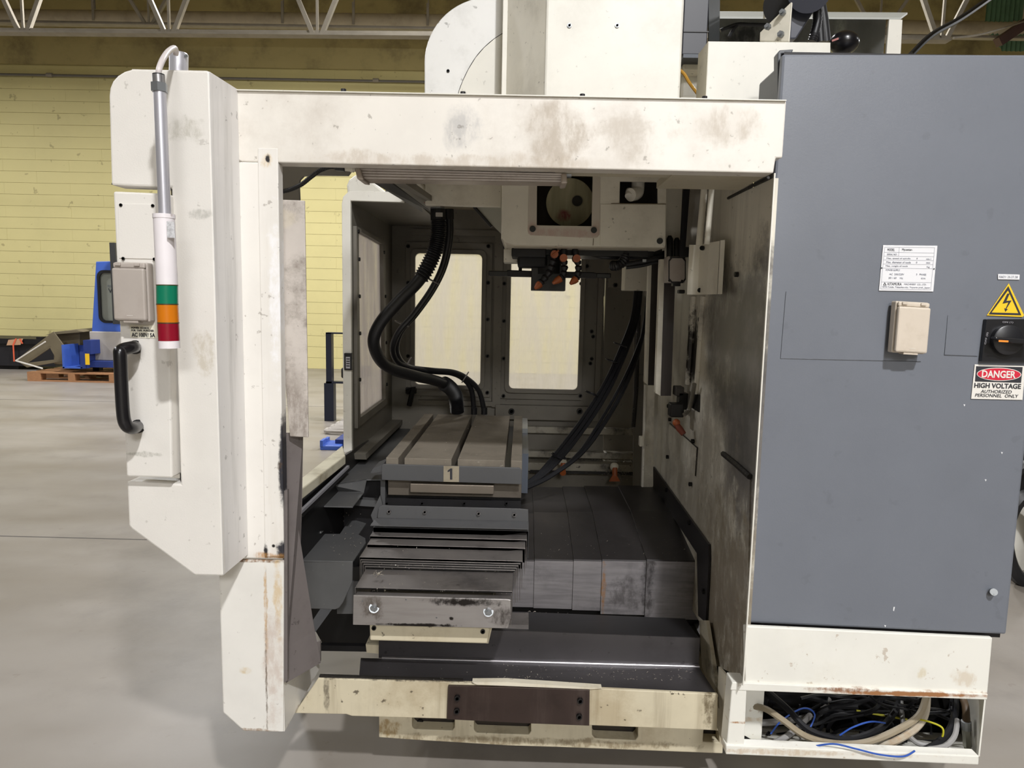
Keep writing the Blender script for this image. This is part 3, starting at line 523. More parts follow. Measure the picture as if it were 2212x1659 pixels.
def socket(name, label, quad, Y, mat, P=None, N=None):
    pts = [at(x, y, Y) for x, y in quad]; t = T(name, label, 'socket', pts[3])
    u = (pts[1] - pts[0]).normalized(); v = (pts[0] - pts[3]).normalized(); n = u.cross(v).normalized()
    g = lambda s, r, d: pts[3] + (pts[2] - pts[3]) * s + (pts[0] - pts[3]) * r + n * d
    O('box', B().prism([g(0, 0, 0), g(1, 0, 0), g(1, 1, 0), g(0, 1, 0)], n * .022), mat, t, bev=.003)
    O('lid', B().prism([g(.02, .02, .023), g(.98, .02, .023), g(.98, .9, .023), g(.02, .9, .023)], n * .012), mat, t, bev=.004)
    O('hinge_cover', B().prism([g(.03, .9, .022), g(.97, .9, .022), g(.97, .99, .022), g(.03, .99, .022)], n * .008), mat, t, bev=.003)
    for s in (.12, .68): O('hinge', B().prism([g(s, .935, .03), g(s + .16, .935, .03), g(s + .16, .985, .03), g(s, .985, .03)], n * .004), mat, t, bev=.001)
    O('tab', B().prism([g(.28, -.02, .012), g(.72, -.02, .012), g(.72, .02, .012), g(.28, .02, .012)], n * .02), mat, t, bev=.001)
    O('mark', B().prism([g(.42, .10, .035), g(.6, .10, .035), g(.6, .107, .035), g(.42, .107, .035)], n * .0006), signw, t)
    return t
socket('power_socket', 'grey beige flip lid socket on the control box above the small label', [(259, 567), (331, 567), (336, 695), (265, 693)], YB, greyp)
lb = T('rating_label', 'small white label under the grey beige socket', 'label', at(309, 730, YB - .002))
O('card', B().pslab([(280, 701), (339, 703), (341, 731), (282, 729)], YB - .0012, .0012), M('label_cream', (226, 222, 204), .5, var=.0), lb)
for s, px, py, wd, hh in (('POWER  SOURCE', 302.5, 708.5, 38, 4), ('FOR  TAPE  PUNCHER', 308, 714, 49, 4)): text('lettering', s, wd * YB / F, at(px, py, YB - .0018), ink, lb, size=hh * YB / F, bold=.012)
text('lettering', 'AC 100V/ 5A', 51 * YB / F, at(309.5, 723.5, YB - .0018), ink, lb, size=9 * YB / F, bold=.02)
# ================================================================== SIGNAL TOWER
YT = 1.365
st = T('signal_tower', 'hanging signal tower with green, amber and red lenses on a steel tube', 'signal tower', at(363, 752, YT))
def seg(name, px0, py0, px1, py1, wd, mat, par, n=24, sm=True): return O(name, B().cyl(at(px0, py0, YT), at(px1, py1, YT), wd / 2 * YT / F, n=n), mat, par, smooth=sm)
seg('tube', 345, 195, 357, 480, 25, alum, st)
seg('hex_nut', 343.6, 180, 344.4, 199, 33, zinc, st, 6, False); seg('threaded_fitting', 342.5, 163, 343.6, 181, 25, M('thread_metal', (150, 148, 148), .35, .7, var=.05), st); seg('rubber_gland', 342.3, 160.5, 342.5, 163.5, 24, rubber, st)
seg('housing', 354, 464, 361, 617, 43, towerw, st); seg('housing_ring', 354, 463, 354.4, 472, 45, towerw, st)
seg('lens', 361, 616, 361.5, 657, 43.5, lens_g, st)['label'] = 'green lens'; seg('lens', 361.5, 657.5, 363.6, 697, 43.5, lens_a, st)['label'] = 'amber lens'; seg('lens', 363.6, 697.5, 365.2, 736, 43.5, lens_r, st)['label'] = 'red lens'
for a in ((361, 615, 361.1, 617), (361.5, 656, 361.6, 658.5), (363.6, 696, 363.7, 698.5)): seg('lens_ring', *a, 44.2, M('dark_ring', (70, 60, 30), .4, var=0), st)
seg('end_cap', 365.2, 736, 366, 752, 43.5, towerw, st)
O('rating_sticker', B().tube([at(360.5, 478, YT - .002), at(361.5, 514, YT - .002)], .0206, 24), M('sticker_grey', (206, 206, 208), .4, var=.15, vs=90), st) if False else O('rating_sticker', B().pslab([(360, 478), (376, 479), (378, 514), (361, 513)], YT - .0215, .001), M('sticker_grey', (206, 206, 208), .4, var=.2, vs=160), st)
O('cable', B().tube(smooth_path([at(342.5, 162, YT), at(344, 148, YT), at(352, 128, YT + .02), at(364, 111, YT + .06), at(376, 104, YT + .1), at(380, 110, YT + .115), at(379, 118, YT + .12)], 6), .0055, 10), M('grey_cable', (206, 198, 196), .4, var=.02), st, smooth=True)
pc = T('mount_cap', 'short silver cylinder on top of the control box', 'cap', at(386, 152, YH + .06))
O('body', B().cyl(at(386, 160, YH + .06), at(386.5, 117, YH + .06), .0187, n=28), alum, pc, smooth=True); O('lid', B().cyl(at(386.5, 118, YH + .06), at(386.5, 114.5, YH + .06), .0188, .0165, n=28), alum, pc, smooth=True); O('set_screw', bolt(B(), at(400, 121, YH + .05), .003, .004, (1, -.3, 0)), zinc, pc)
# ================================================================== ELECTRICAL CABINET
th = math.radians(2.3); PD = at(1688, 700, 1.66); U = Vector((math.cos(th), -math.sin(th), 0)); NN = Vector((math.sin(th), math.cos(th), 0)); V = Vector((0, 0, 1))
dp = lambda px, py, o=0: atP(px, py, PD - NN * o, NN)
ec = T('electrical_cabinet', 'tall grey electrical cabinet at the right of the enclosure', 'cabinet', at(1900, 1500, 1.7))
dr = O('door', B().prism([dp(1690, 116), dp(2300, 117.5), dp(2174.5, 1371.5), dp(1613, 1346)], NN * .022), cab_m, ec, bev=.006)
O('door_gasket', B().prism([dp(1694, 112, -.022), dp(2290, 122, -.022), dp(2160, 1377, -.022), dp(1612, 1352, -.022)], NN * .018), darkm, ec)
xcb = PD.x - .010
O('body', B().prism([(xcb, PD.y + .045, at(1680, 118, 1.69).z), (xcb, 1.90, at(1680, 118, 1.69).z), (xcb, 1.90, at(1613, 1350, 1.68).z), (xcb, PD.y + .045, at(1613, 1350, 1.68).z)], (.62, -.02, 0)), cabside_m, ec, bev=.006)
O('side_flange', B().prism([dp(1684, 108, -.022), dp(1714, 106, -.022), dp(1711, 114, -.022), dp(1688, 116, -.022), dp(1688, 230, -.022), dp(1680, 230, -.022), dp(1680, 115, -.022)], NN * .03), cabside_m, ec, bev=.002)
pl1 = O('door_panel', B().prism([dp(1698, 630.5, .0004), dp(1994, 635, .0004), dp(1989, 780, .0004), dp(1686, 774, .0004)], -NN * .0012), cab_m, dr)
O('door_panel', B().prism([dp(2047, 681.5, .0004), dp(2118, 682, .0004), dp(2111, 768.5, .0004), dp(2040, 766, .0004)], -NN * .0012), cab_m, dr)
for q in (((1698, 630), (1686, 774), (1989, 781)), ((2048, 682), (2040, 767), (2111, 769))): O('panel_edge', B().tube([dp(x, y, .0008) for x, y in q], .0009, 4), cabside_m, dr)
lkk = O('lock', B().cyl(dp(2143, 1278), dp(2147, 1279, .014), .0082, n=20), zinc, dr, smooth=True); O('key_slot', B().box(dp(2149, 1279, .0145).x - .003, dp(2149, 1279, .0145).x + .003, dp(2149, 1279, .0145).y - .001, dp(2149, 1279, .0145).y + .001, dp(2149, 1279).z - .0012, dp(2149, 1279).z + .0012), oily, lkk)
O('paint_nick', B().prism([dp(1930, 1311, .0003), dp(1933, 1311, .0003), dp(1931, 1320, .0003), dp(1929, 1319, .0003)], -NN * .0004), paper, dr)
for px, py in ((2083, 875), (1912, 1352), (2164, 978), (2129, 1037)): O('paint_nick', B().prism([dp(px - 2, py - 2, .0003), dp(px + 2, py - 1, .0003), dp(px, py + 3, .0003)], -NN * .0004), paper, dr)
O('hinge_strip', B().prism([dp(1612, 1349, -.004), dp(1644, 1350.5, -.004), dp(1644, 1359.5, -.004), dp(1612, 1358, -.004)], NN * .01), darkm, ec)
for px in (1622, 1639): O('hinge_screw', bolt(B(), dp(px, 1354, -.003), .003, .0025), brown, ec)
# base of the cabinet, with the open cable bay
b0 = [(1608, 1352), (2144.5, 1377.5), (2132.5, 1511.5), (1610, 1492.5)]
O('base_panel', B().pslab(b0, 1.635, .012), base_m, ec, bev=.003)
O('base_lip', B().pslab([(1582, 1474), (2135, 1500), (2132.5, 1512), (1578, 1491)], 1.628, .012), base_m, ec, bev=.002)
O('base_leg', B().pslab([(1582, 1474), (1614, 1476), (1608, 1610), (1607, 1632), (1568, 1629.5)], 1.63, .05), base_m, ec, bev=.003)
O('base_sill', B().pslab([(1568, 1609), (2112, 1633), (2115.5, 1633), (2114.5, 1653), (1568, 1630)], 1.625, .03), base_m, ec, bev=.003)
O('leg_side', B().prism([at(1582, 1474, 1.632), at(1568, 1629, 1.632), at(1548, 1568, 1.80), at(1552, 1440, 1.80)], (.006, 0, 0)), castw, ec)
O('inner_block', B().bpx(1600, 1490, 1648, 1614, 1.76, .08), base_m, ec, bev=.002)
O('bay_floor', B().prism([at(1607, 1612, 1.66), at(2112, 1634, 1.66), at(2085, 1585, 1.95), at(1600, 1565, 1.95)], (0, 0, -.006)), base_m, ec)
O('bay_back', B().pslab([(1560, 1440), (2100, 1440), (2085, 1590), (1560, 1570)], 1.95, .01), oily, ec)
O('bay_side', B().prism([at(2126, 1512, 1.645), at(2113, 1634, 1.645), at(2074, 1588, 1.95), at(2084, 1470, 1.95)], (.004, 0, 0)), base_m, ec)
for fx in (.70, 1.05): O('foot', B().box(fx - .04, fx + .04, 2.25, 2.33, 0, .27), darkm, ec)
O('underframe', B().box(.58, 1.16, 1.97, 2.36, .22, .27), darkm, ec)
# plates, signs and switches on the door
def onplate(name, label, cat, quad, mat, o=.001, d=.0016):
    t = T(name, label, cat, dp(quad[3][0], quad[3][1], o)); O('plate', B().prism([dp(x, y, o) for x, y in quad], -NN * d), mat, t, bev=.0006); return t
K = 1.62 / F
npz = onplate('name_plate', 'white rating name plate high on the grey cabinet door', 'name plate', [(1907, 529.5), (2024.5, 531), (2015.5, 630), (1898, 628)], paper)
LNS = [((1911, 534), (2019, 535)), ((1909.5, 545), (2017.5, 546.5)), ((1909, 553), (2017, 554.5)), ((1908, 561.5), (2016.5, 563)), ((1907, 570), (2015.5, 571.5)), ((1906.5, 579), (2015, 580.5)), ((1904, 609), (2012, 610.5)), ((1911, 534), (1902.5, 624)), ((2019, 535), (2010.5, 626)), ((1902.5, 624), (2010.5, 626)), ((1942.5, 534.5), (1941, 553))]
for a, b in LNS: O('rule_line', B().tube([dp(*a, .0028), dp(*b, .0028)], .00035, 4), inkg, npz)
for s, px, py, wd, hh, mm in (('MODEL', 1925, 539.5, 15, 5.5, ink), ('Mycenter-', 1960, 540, 22, 6, ink), ('SERIAL NO.', 1927, 549.5, 21, 3.6, inkg), ('Max. speed of spindle', 1941, 558.5, 50, 4, inkg), ('0', 1981, 558.5, 2.2, 3.6, inkg), ('min-1', 2006, 559.5, 10, 3.2, inkg), ('Max. diameter of tools', 1941, 566.5, 51, 4, inkg), ('0', 1980, 567, 2.6, 3.6, inkg), ('mm', 2005, 568, 8, 2.6, inkg), ('Max. weight of tools', 1937, 575, 46, 4, inkg), ('Kg', 2005, 577, 6, 4, inkg),
        ('POWER SUPPLY', 1929, 583.5, 30, 3.6, inkg), ('AC  200/220V', 1937, 592.5, 31, 3.8, inkg), ('3   PHASE', 1990, 593, 21, 3.8, inkg), ('50 / 60    Hz', 1935, 600.5, 30, 3.8, inkg), ('KVA', 1994.5, 601.5, 9, 3.4, inkg), ('KITAMURA', 1932.5, 613.5, 29, 5.4, ink), ('MACHINERY  CO., LTD.', 1977, 614.5, 46, 3.8, inkg), ('1870-Toide, Takaoka-city, Toyama pref., Japan', 1957, 621, 100, 4, inkg)):
    text('lettering', s, wd * K, dp(px, py, .0029), mm, npz, U, V, hh * K)
O('emblem', B().prism([dp(1911, 609.5, .0028), dp(1915, 616.5, .0028), dp(1907.5, 616.5, .0028)], -NN * .0003, [[dp(1911, 612, .0028), dp(1913, 615.5, .0028), dp(1909.5, 615.5, .0028)]]), ink, npz)
for px, py in ((1904, 579), (2017, 581)): O('rivet', bolt(B(), dp(px, py, .002), .0018, .0012), zinc, npz)
sk = dp(1912, 760); sky_ = sk.y
so = socket('cabinet_socket', 'beige flip lid socket on the grey cabinet door under the name plate', [(1925, 650), (1992.5, 654), (1986, 764), (1916, 760)], 1.64, beigep)
ag = onplate('asset_sticker', 'small white sticker above the yellow warning triangle', 'sticker', [(2155, 592), (2202, 593), (2201.5, 604.5), (2155, 603.5)], paper)
text('lettering', 'R&D1 25.27.28', 38 * K, dp(2178.5, 598.2, .0028), inkg, ag, U, V, 4.6 * K)
wt = onplate('warning_sign', 'yellow warning triangle with lightning bolt above the isolator switch', 'sign', [(2178.5, 612), (2211.5, 681), (2208, 685), (2131, 681.5)], yellow)
O('border', B().prism([dp(2178, 618, .0028), dp(2206, 681, .0028), dp(2135.5, 679, .0028)], -NN * .0004, [[dp(2177.5, 627, .0028), dp(2200, 676.5, .0028), dp(2142, 675, .0028)]]), ink, wt)
O('lightning_bolt', B().prism([dp(x, y, .0029) for x, y in ((2176, 634), (2181, 634), (2174, 650), (2185, 649), (2174, 667), (2177, 668), (2171.5, 673.5), (2169.5, 665.5), (2172, 667), (2178.5, 653), (2165.5, 656))], -NN * .0004), ink, wt)
sw = onplate('isolator_switch', 'black rotary isolator switch on the grey cabinet door', 'switch', [(2124.5, 689.5), (2222, 689), (2216, 781), (2114, 780)], black, .001, .012)
kc = dp(2172, 734, .013)
O('dial', B().tube([kc, kc - NN * .012, kc - NN * .014], .0345, 36, True, [.0345, .0335, .030]), M('dial_black', (30, 30, 33), .35, var=0), sw, smooth=True)
O('knob', B().prism([dp(2139, 727, .027), dp(2180, 729, .027), dp(2222, 733, .027), dp(2222, 742, .027), dp(2180, 741, .027), dp(2139, 732, .027)], -NN * .02), black, sw, bev=.003)
O('pointer', B().prism([dp(2157, 734.5, .0475), dp(2178, 735.5, .0475), dp(2178, 739.5, .0475), dp(2157, 738.5, .0475)], -NN * .0006), M('pointer_orange', (236, 142, 52), .4, var=0), sw)
text('lettering', 'ON (1)', 22 * K, dp(2177, 696.5, .0135), alum, sw, U, V, 4.5 * K)
text('lettering', 'OFF (0)', 26 * K, dp(2131, 731, .0135), alum, sw, (U * .1 + V).normalized(), (-U + V * .1).normalized(), 4.5 * K)
dg_ = onplate('danger_sign', 'red, black and white danger sign under the isolator switch', 'sign', [(2105, 787), (2215, 790), (2208, 864), (2097, 861.5)], signw)
O('black_field', B().prism([dp(x, y, .0028) for x, y in ((2108.5, 791), (2209, 793), (2205.5, 827), (2106, 824))], -NN * .0003), ink, dg_)
def ell(cx, cy, rx, ry, o): return [dp(cx + rx * math.cos(a) - (ry * math.sin(a)) * .06, cy + ry * math.sin(a) + rx * math.cos(a) * .02, o) for a in (2 * math.pi * i / 36 for i in range(36))]
O('oval_rim', B().prism(ell(2158, 808.5, 48, 14.2, .0032), -NN * .0003), signw, dg_); O('red_oval', B().prism(ell(2158, 808.5, 46.5, 12.8, .0036), -NN * .0003), red, dg_)
text('lettering', 'DANGER', 71 * K, dp(2157.5, 808.5, .0042), signw, dg_, U, V, 16 * K, bold=.025)
text('lettering', 'HIGH VOLTAGE', 98 * K, dp(2155, 833.5, .0032), ink, dg_, U, V, 11 * K, bold=.022)
text('lettering', 'AUTHORIZED', 65 * K, dp(2152, 846, .0032), ink, dg_, U, V, 7 * K, shear=.15)
text('lettering', 'PERSONNEL  ONLY', 91 * K, dp(2153, 854.7, .0032), ink, dg_, U, V, 7 * K, shear=.15)
# cables lying in the bay
def cable(name, label, pts, r, mat, grp='cables in the open bay of the cabinet base'):
    return O(name, B().tube(smooth_path([at(x, y, Y) for x, y, Y in pts], 8), r, 8), mat, label=label, cat='cable', group=grp, smooth=True)
cbeige = M('beige_cable', (152, 140, 118), .5, var=.05, grime=((120, 100, 74), .5, 20)); cgrey = M('pale_grey_cable', (150, 148, 146), .5, var=.04); cblack = M('black_cable', (22, 22, 25), .55, var=.02, spec=.25); cblue = M('blue_wire', (44, 84, 170), .45, var=.02); cyel = M('yellow_wire', (190, 184, 40), .5, var=.02); cwhite = M('dirty_white_cable', (184, 174, 156), .5, var=.05, grime=((170, 130, 80), .5, 20))
cable('bay_cable', 'thick beige cable looping from the left leg to the upper right', [(1606, 1524, 1.80), (1650, 1530, 1.74), (1690, 1555, 1.70), (1740, 1590, 1.68), (1800, 1606, 1.68), (1870, 1604, 1.68), (1940, 1576, 1.70), (1985, 1545, 1.74), (2002, 1500, 1.78)], .0085, cbeige)
cable('bay_cable', 'dirty white cable with rust stains, right of the beige cable', [(1895, 1614, 1.70), (1940, 1598, 1.70), (1980, 1572, 1.73), (2000, 1540, 1.76), (2004, 1490, 1.80)], .0085, cwhite)
cable('bay_cable', 'thick black cable sagging in the middle of the bay', [(1655, 1490, 1.84), (1700, 1530, 1.76), (1750, 1578, 1.72), (1830, 1596, 1.72), (1900, 1574, 1.75), (1935, 1530, 1.80), (1938, 1490, 1.84)], .0085, cblack)
cable('bay_cable', 'grey cable entering from the left leg at half height', [(1605, 1560, 1.82), (1650, 1561, 1.80), (1720, 1554, 1.80), (1770, 1540, 1.84), (1790, 1510, 1.88)], .0085, cgrey)
cable('bay_cable', 'dark cable resting along the front sill', [(1606, 1596, 1.70), (1640, 1610, 1.67), (1720, 1612, 1.66), (1840, 1618, 1.66), (1960, 1624, 1.67), (2010, 1615, 1.68), (2050, 1580, 1.72), (2064, 1530, 1.78), (2058, 1490, 1.84)], .009, cblack)
cable('bay_cable', 'blue wire hanging over the front sill', [(1750, 1614, 1.645), (1800, 1607, 1.625), (1850, 1618, 1.617), (1900, 1630, 1.615), (1950, 1634, 1.615), (1976, 1622, 1.625)], .0022, cblue)
cable('bay_cable', 'blue wire arching in the middle of the bay', [(1812, 1590, 1.72), (1840, 1572, 1.72), (1880, 1559, 1.73), (1912, 1562, 1.75)], .0022, cblue)
cable('bay_cable', 'thin blue wire looped near the left inner block', [(1665, 1585, 1.74), (1690, 1555, 1.74), (1735, 1530, 1.76), (1760, 1545, 1.76), (1740, 1590, 1.74)], .0022, cblue)
cable('bay_cable', 'yellow and green earth wire curling at the right', [(1985, 1554, 1.74), (2010, 1560, 1.72), (2035, 1572, 1.70), (2036, 1590, 1.70), (2026, 1602, 1.70)], .0024, cyel)
cable('bay_cable', 'yellow wire lying straight across the middle', [(1850, 1535, 1.82), (1900, 1544, 1.80), (1960, 1554, 1.78)], .0028, cyel)
cable('bay_cable', 'pale grey cable dropping to the sill at the right', [(1945, 1500, 1.86), (1948, 1540, 1.80), (1955, 1575, 1.74), (1980, 1604, 1.70), (2020, 1612, 1.69)], .0065, cgrey)
cable('bay_cable', 'pale cable curving up at the right end of the sill', [(2005, 1618, 1.67), (2040, 1612, 1.68), (2062, 1590, 1.70), (2068, 1555, 1.74)], .0065, cgrey)
cable('bay_cable', 'short pale cable end on the bay floor at the left', [(1672, 1605, 1.69), (1700, 1590, 1.71), (1725, 1570, 1.75), (1750, 1545, 1.80)], .0075, cgrey)
wn = B()
for k in range(46):
    x = random.uniform(1660, 2000); y = random.uniform(1498, 1595); Yb = random.uniform(1.76, 1.93)
    pts = [(x, y, Yb)]
    a = random.uniform(0, 6.3)
    for s in range(5):
        a += random.uniform(-.9, .9); x = min(2055, max(1655, x + 46 * math.cos(a))); y = min(1600, max(1488, y + 24 * math.sin(a))); pts.append((x, y, Yb + random.uniform(-.02, .02)))
    wn.tube(smooth_path([at(*p) for p in pts], 4), random.choice((.003, .0045, .006)), 5)
O('wire_tangle', wn, cblack, label='tangle of thin black wires filling the cabinet bay', cat='wires', kind='stuff', smooth=True)
hf = T('hydraulic_hose', 'hose with a silver threaded coupling at the right end of the bay', 'hose', at(2090, 1620, 1.72))
O('hose', B().tube(smooth_path([at(2068, 1490, 1.8), at(2084, 1520, 1.75), at(2088, 1562, 1.72)]), .009, 10), M('brown_hose', (84, 68, 50), .5, var=.05), hf, smooth=True)
O('coupling', B().cyl(at(2087, 1566, 1.72), at(2090, 1612, 1.72), .0105, n=6), M('worn_zinc', (150, 150, 140), .35, .7, var=.1), hf); O('ring', B().cyl(at(2087, 1558, 1.72), at(2087.3, 1575, 1.72), .012, n=12), zinc, hf); O('tail', B().cyl(at(2090, 1612, 1.72), at(2092, 1632, 1.72), .008, n=10), M('olive_fitting', (110, 106, 70), .45, .3, var=.1), hf)
# ================================================================== COLUMN, MAGAZINE AND PARTS ABOVE THE BEAM
co = T('machine_column', 'tall white column cover rising behind the top beam', 'column cover', at(1330, 215, 2.0))
ztop = at(1300, -160, 2.0).z
pA, pB, pC, pD = at(1178, 100, 2.0), at(1474, 100, 2.0), at(1093.5, 100, 2.24), at(1176, 100, 2.02)
zlo = at(1300, 240, 2.0).z
O('front_cover', B().box(pA.x, pB.x, 2.0, 2.06, zlo, ztop), white, co, bev=.006)
O('oblique_cover', B().prism([(pA.x + .002, 2.004, zlo), (pC.x, pC.y, zlo), (pC.x, pC.y, ztop), (pA.x + .002, 2.004, ztop)], (0, .012, 0)), cream, co)
O('cover_edge', B().box(pC.x - .012, pC.x + .004, 2.235, 2.25, zlo, ztop), white, co, bev=.002)
O('column_body', B().box(pA.x - .02, pB.x, 2.06, 3.0, zlo + .05, ztop), cream, co)
for px in (1230, 1333): O('cover_screw', bolt(B(), at(px, 55.5, 2.0), .006, .003), zinc, co)
mg = T('tool_magazine', 'white rounded tool magazine cover left of the column', 'magazine cover', at(1000, 207, 2.3))
ym = 2.32
arc = [(917, 330), (917, 134)] + [(1058 - 141 * math.cos(a), 134 - 141 * math.sin(a)) for a in (math.radians(6 * i) for i in range(1, 16))] + [(1130, -7), (1130, 330)]
O('cover', B().pslab(arc, ym, .10), M('magazine_paint', (230, 229, 226), .42, var=.02, grime=((180, 178, 172), .3, 9), specks=((90, 86, 80), .5, 30)), mg, bev=.004)
seam = [(988, 212), (992, 196), (1000, 175), (1012, 150), (1028, 124), (1046, 103), (1068, 84), (1095, 67)]
O('lid_seam', B().tube(smooth_path([at(x, y, ym) for x, y in seam], 4), .0016, 5), oily, mg)
O('lid', B().prism([at(x, y, ym - .002) for x, y in seam + [(1125, 60), (1125, 212)]], (0, .0015, 0)), white, mg)
O('rubber_dot', bolt(B(), at(968, 153.5, ym), .005, .003), oily, mg)
mo = T('axis_motor', 'dark grey motor housing standing right of the column cover', 'motor', at(1515, 125, 2.3))
O('body', B().bpx(1477, -70, 1531, 118, 2.25, .2), M('motor_grey', (48, 49, 56), .45, var=.03), mo, bev=.003)
O('side_face', B().prism([at(1531, -70, 2.25), at(1556, -60, 2.42), at(1554, 108, 2.42), at(1531, 118, 2.25)], (0, .01, 0)), M('motor_side', (62, 66, 68), .5, var=.08), mo)
O('joint_line', B().bpx(1477, 67, 1531, 69, 2.247, .004), oily, mo); O('base_flange', B().bpx(1476, 117, 1545, 125, 2.24, .2), M('motor_flange', (56, 60, 66), .45, .3, var=.05), mo); O('seat_block', B().bpx(1476, 125, 1516, 152, 2.3, .2), cream, mo, bev=.004); O('foot_block', B().bpx(1470, 150, 1516, 214, 2.36, .2), white, mo, bev=.01)
O('air_line', B().tube(smooth_path([at(1466, 150, 2.2), at(1478, 160, 2.2), at(1490, 180, 2.19), at(1508, 204, 2.17)]), .005, 8), M('amber_tube', (176, 132, 50), .35, var=.05), label='thin amber air line curving down beside the column cover', cat='tube', smooth=True)
wb_ = T('cable_box', 'white sheet metal box behind the cabinet top', 'box', at(1660, 213, 1.95))
O('front', B().pslab([(1530, 89), (1794.5, 91.5), (1793, 240), (1523, 240)], 1.95, .012), white, wb_, bev=.002)
O('side', B().prism([at(1530, 89, 1.95), at(1523, 240, 1.95), at(1502, 240, 2.06), at(1508.5, 117, 2.06)], (.004, .004, 0)), cream, wb_)
O('top', B().prism([at(1530, 89.5, 1.955), at(1794, 92, 1.955), at(1750, 118, 2.06), at(1509, 117, 2.06)], (0, 0, -.004)), white, wb_)
br = T('bolted_bracket', 'cream triangular bracket plate with three hex bolts on the white box', 'bracket', at(1680, 90, 1.98))
O('plate', B().prism([at(1640.5, 89, 2.04), at(1641.5, 70, 2.04), at(1708, 5, 1.97), at(1711, 4, 1.97), at(1704.5, 90, 1.97)], (.004, .006, 0)), cream, br, bev=.002)
for px, py in ((1692, 28), (1660, 59), (1688, 75)):
    p = at(px, py, 1.985); O('hex_bolt', bolt(B(), p, .0085, .010, Vector((-.65, -.75, 0)).normalized(), True), zinc, br)
am = T('arm_motor', 'dark grey arm with rounded head behind the bolted bracket', 'motor arm', at(1740, 85, 2.05))
O('arm', B().pslab([(1709, 4), (1772, 4), (1720, 84), (1705, 84)], 2.02, .05), M('arm_grey', (62, 64, 74), .4, var=.02), am, bev=.004)
O('head', B().cyl(at(1750, -22, 1.97), at(1750, -22, 2.08), .055, n=32), M('arm_head', (54, 56, 66), .4, var=.02), am, smooth=True)
O('left_drum', B().cyl(at(1690, 10, 2.05), at(1690, 10, 2.14), .05, n=28), black, am, smooth=True); O('white_edge', B().bpx(1663, -30, 1667, 25, 2.1, .05), white, am)
for nm, pts, r, lab in (('arm_hose', [(1754, 90, 2.1), (1766, 40, 2.1), (1762, -30, 2.1)], .012, 'black ribbed hose just right of the grey motor arm'), ('arm_hose', [(1772, 92, 2.12), (1768, 40, 2.12), (1760, -30, 2.12)], .014, 'black hose, middle of the three beside the motor arm'), ('arm_hose', [(1784, 92, 2.14), (1778, 40, 2.14), (1766, -30, 2.14)], .014, 'black hose, outermost of the three beside the motor arm')):
    P = smooth_path([at(*p) for p in pts], 16)
    O(nm, B().tube(P, r, 10, True, [r * (1.12 if (i % 2 and 'ribbed' in lab) else 1) for i in range(len(P))]), rubber, label=lab, cat='hose', group='hoses behind the motor arm', smooth=True)
O('fog_cable', B().tube(smooth_path([at(1556, 66, 2.5), at(1590, 53, 2.5), at(1620, 53, 2.5), at(1665, 54, 2.5)]), .006, 8).tube(smooth_path([at(1575, 80, 2.5), at(1585, 62, 2.5), at(1592, 54, 2.5)]), .006, 8), rubber, label='black cable bent over behind the grey axis motor', cat='cable', smooth=True)
O('black_ball', B().sphere(at(1823, 93, 1.98), 29 * 1.98 / F, (1.0, 1, .80), 28), blackg, label='glossy black ball tank on top of the machine behind the cabinet', cat='tank', smooth=True)
O('ball_tag', B().prism([at(1797, 86, 1.945), at(1811, 81, 1.942), at(1812, 85, 1.942), at(1798, 90, 1.945)], (0, .002, 0)), M('pink_tag', (150, 84, 76), .5, var=0), bpy.data.objects['black_ball'])
tf = T('top_hood', 'open white frame with grey back sheet on top behind the cabinet', 'frame', at(1750, 115, 2.5))
O('back_sheet', B().pslab([(1545, 29), (1915, 34), (1905, 160), (1545, 160)], 2.62, .01), M('frame_grey_back', (120, 122, 118), .5, var=.06, grime=((84, 84, 80), .5, 5), spots=[spot(1815, 70, 2.62, 14, 30, (170, 174, 160), .8, .5, 14), spot(1640, 85, 2.62, 100, 24, (44, 44, 46), .9, .6, 9)]), tf)
O('top_flange', B().prism([at(1545, 28, 2.60), at(1960, 31, 2.60), at(1945, 42, 2.45), at(1545, 40, 2.45)], (0, 0, .006)), M('flange_grey', (176, 178, 172), .5, var=.03), tf)
O('post', B().pslab([(1921, 41), (1950, 42), (1944, 160), (1911, 160)], 2.45, .012), white, tf, bev=.002)
# ================================================================== SPINDLE HEAD
YS = 2.25
hd = T('spindle_unit', 'cream spindle head with a dark square window under the beam', 'spindle head', at(1260, 530, YS))
hx = [(1084, 345), (1440, 352), (1440.5, 442), (1438, 531), (1433, 535), (1110, 529), (1090, 522), (1083, 512)]
win = [(1160.5, 384 - 40), (1281, 346), (1278, 489), (1160, 487)]
win2 = [(1339.5, 391.5), (1421, 393), (1421, 440), (1338.5, 439.5)]
O('front_cover', B().pslab(hx, YS, .012, [win[::-1] if False else [(1160.5, 360), (1281, 361), (1278, 488.5), (1159.5, 486.5)], win2]), cream, hd, bev=.004)
O('lower_shell', B().pslab([(1083, 510), (1090, 524), (1110, 532), (1438, 536), (1438, 520), (1083, 505)], YS + .02, .5), castw, hd, bev=.006)
O('left_shell', B().box(at(1084, 440, YS + .02).x, at(1092, 440, YS).x, YS + .012, YS + .5, at(1084, 515, YS).z, at(1084, 350, YS).z), cream, hd)
O('back_box', B().pslab([(1090, 350), (1436, 352), (1436, 528), (1090, 520)], YS + .16, .3), M('head_inside', (52, 46, 42), .6, var=.1), hd)
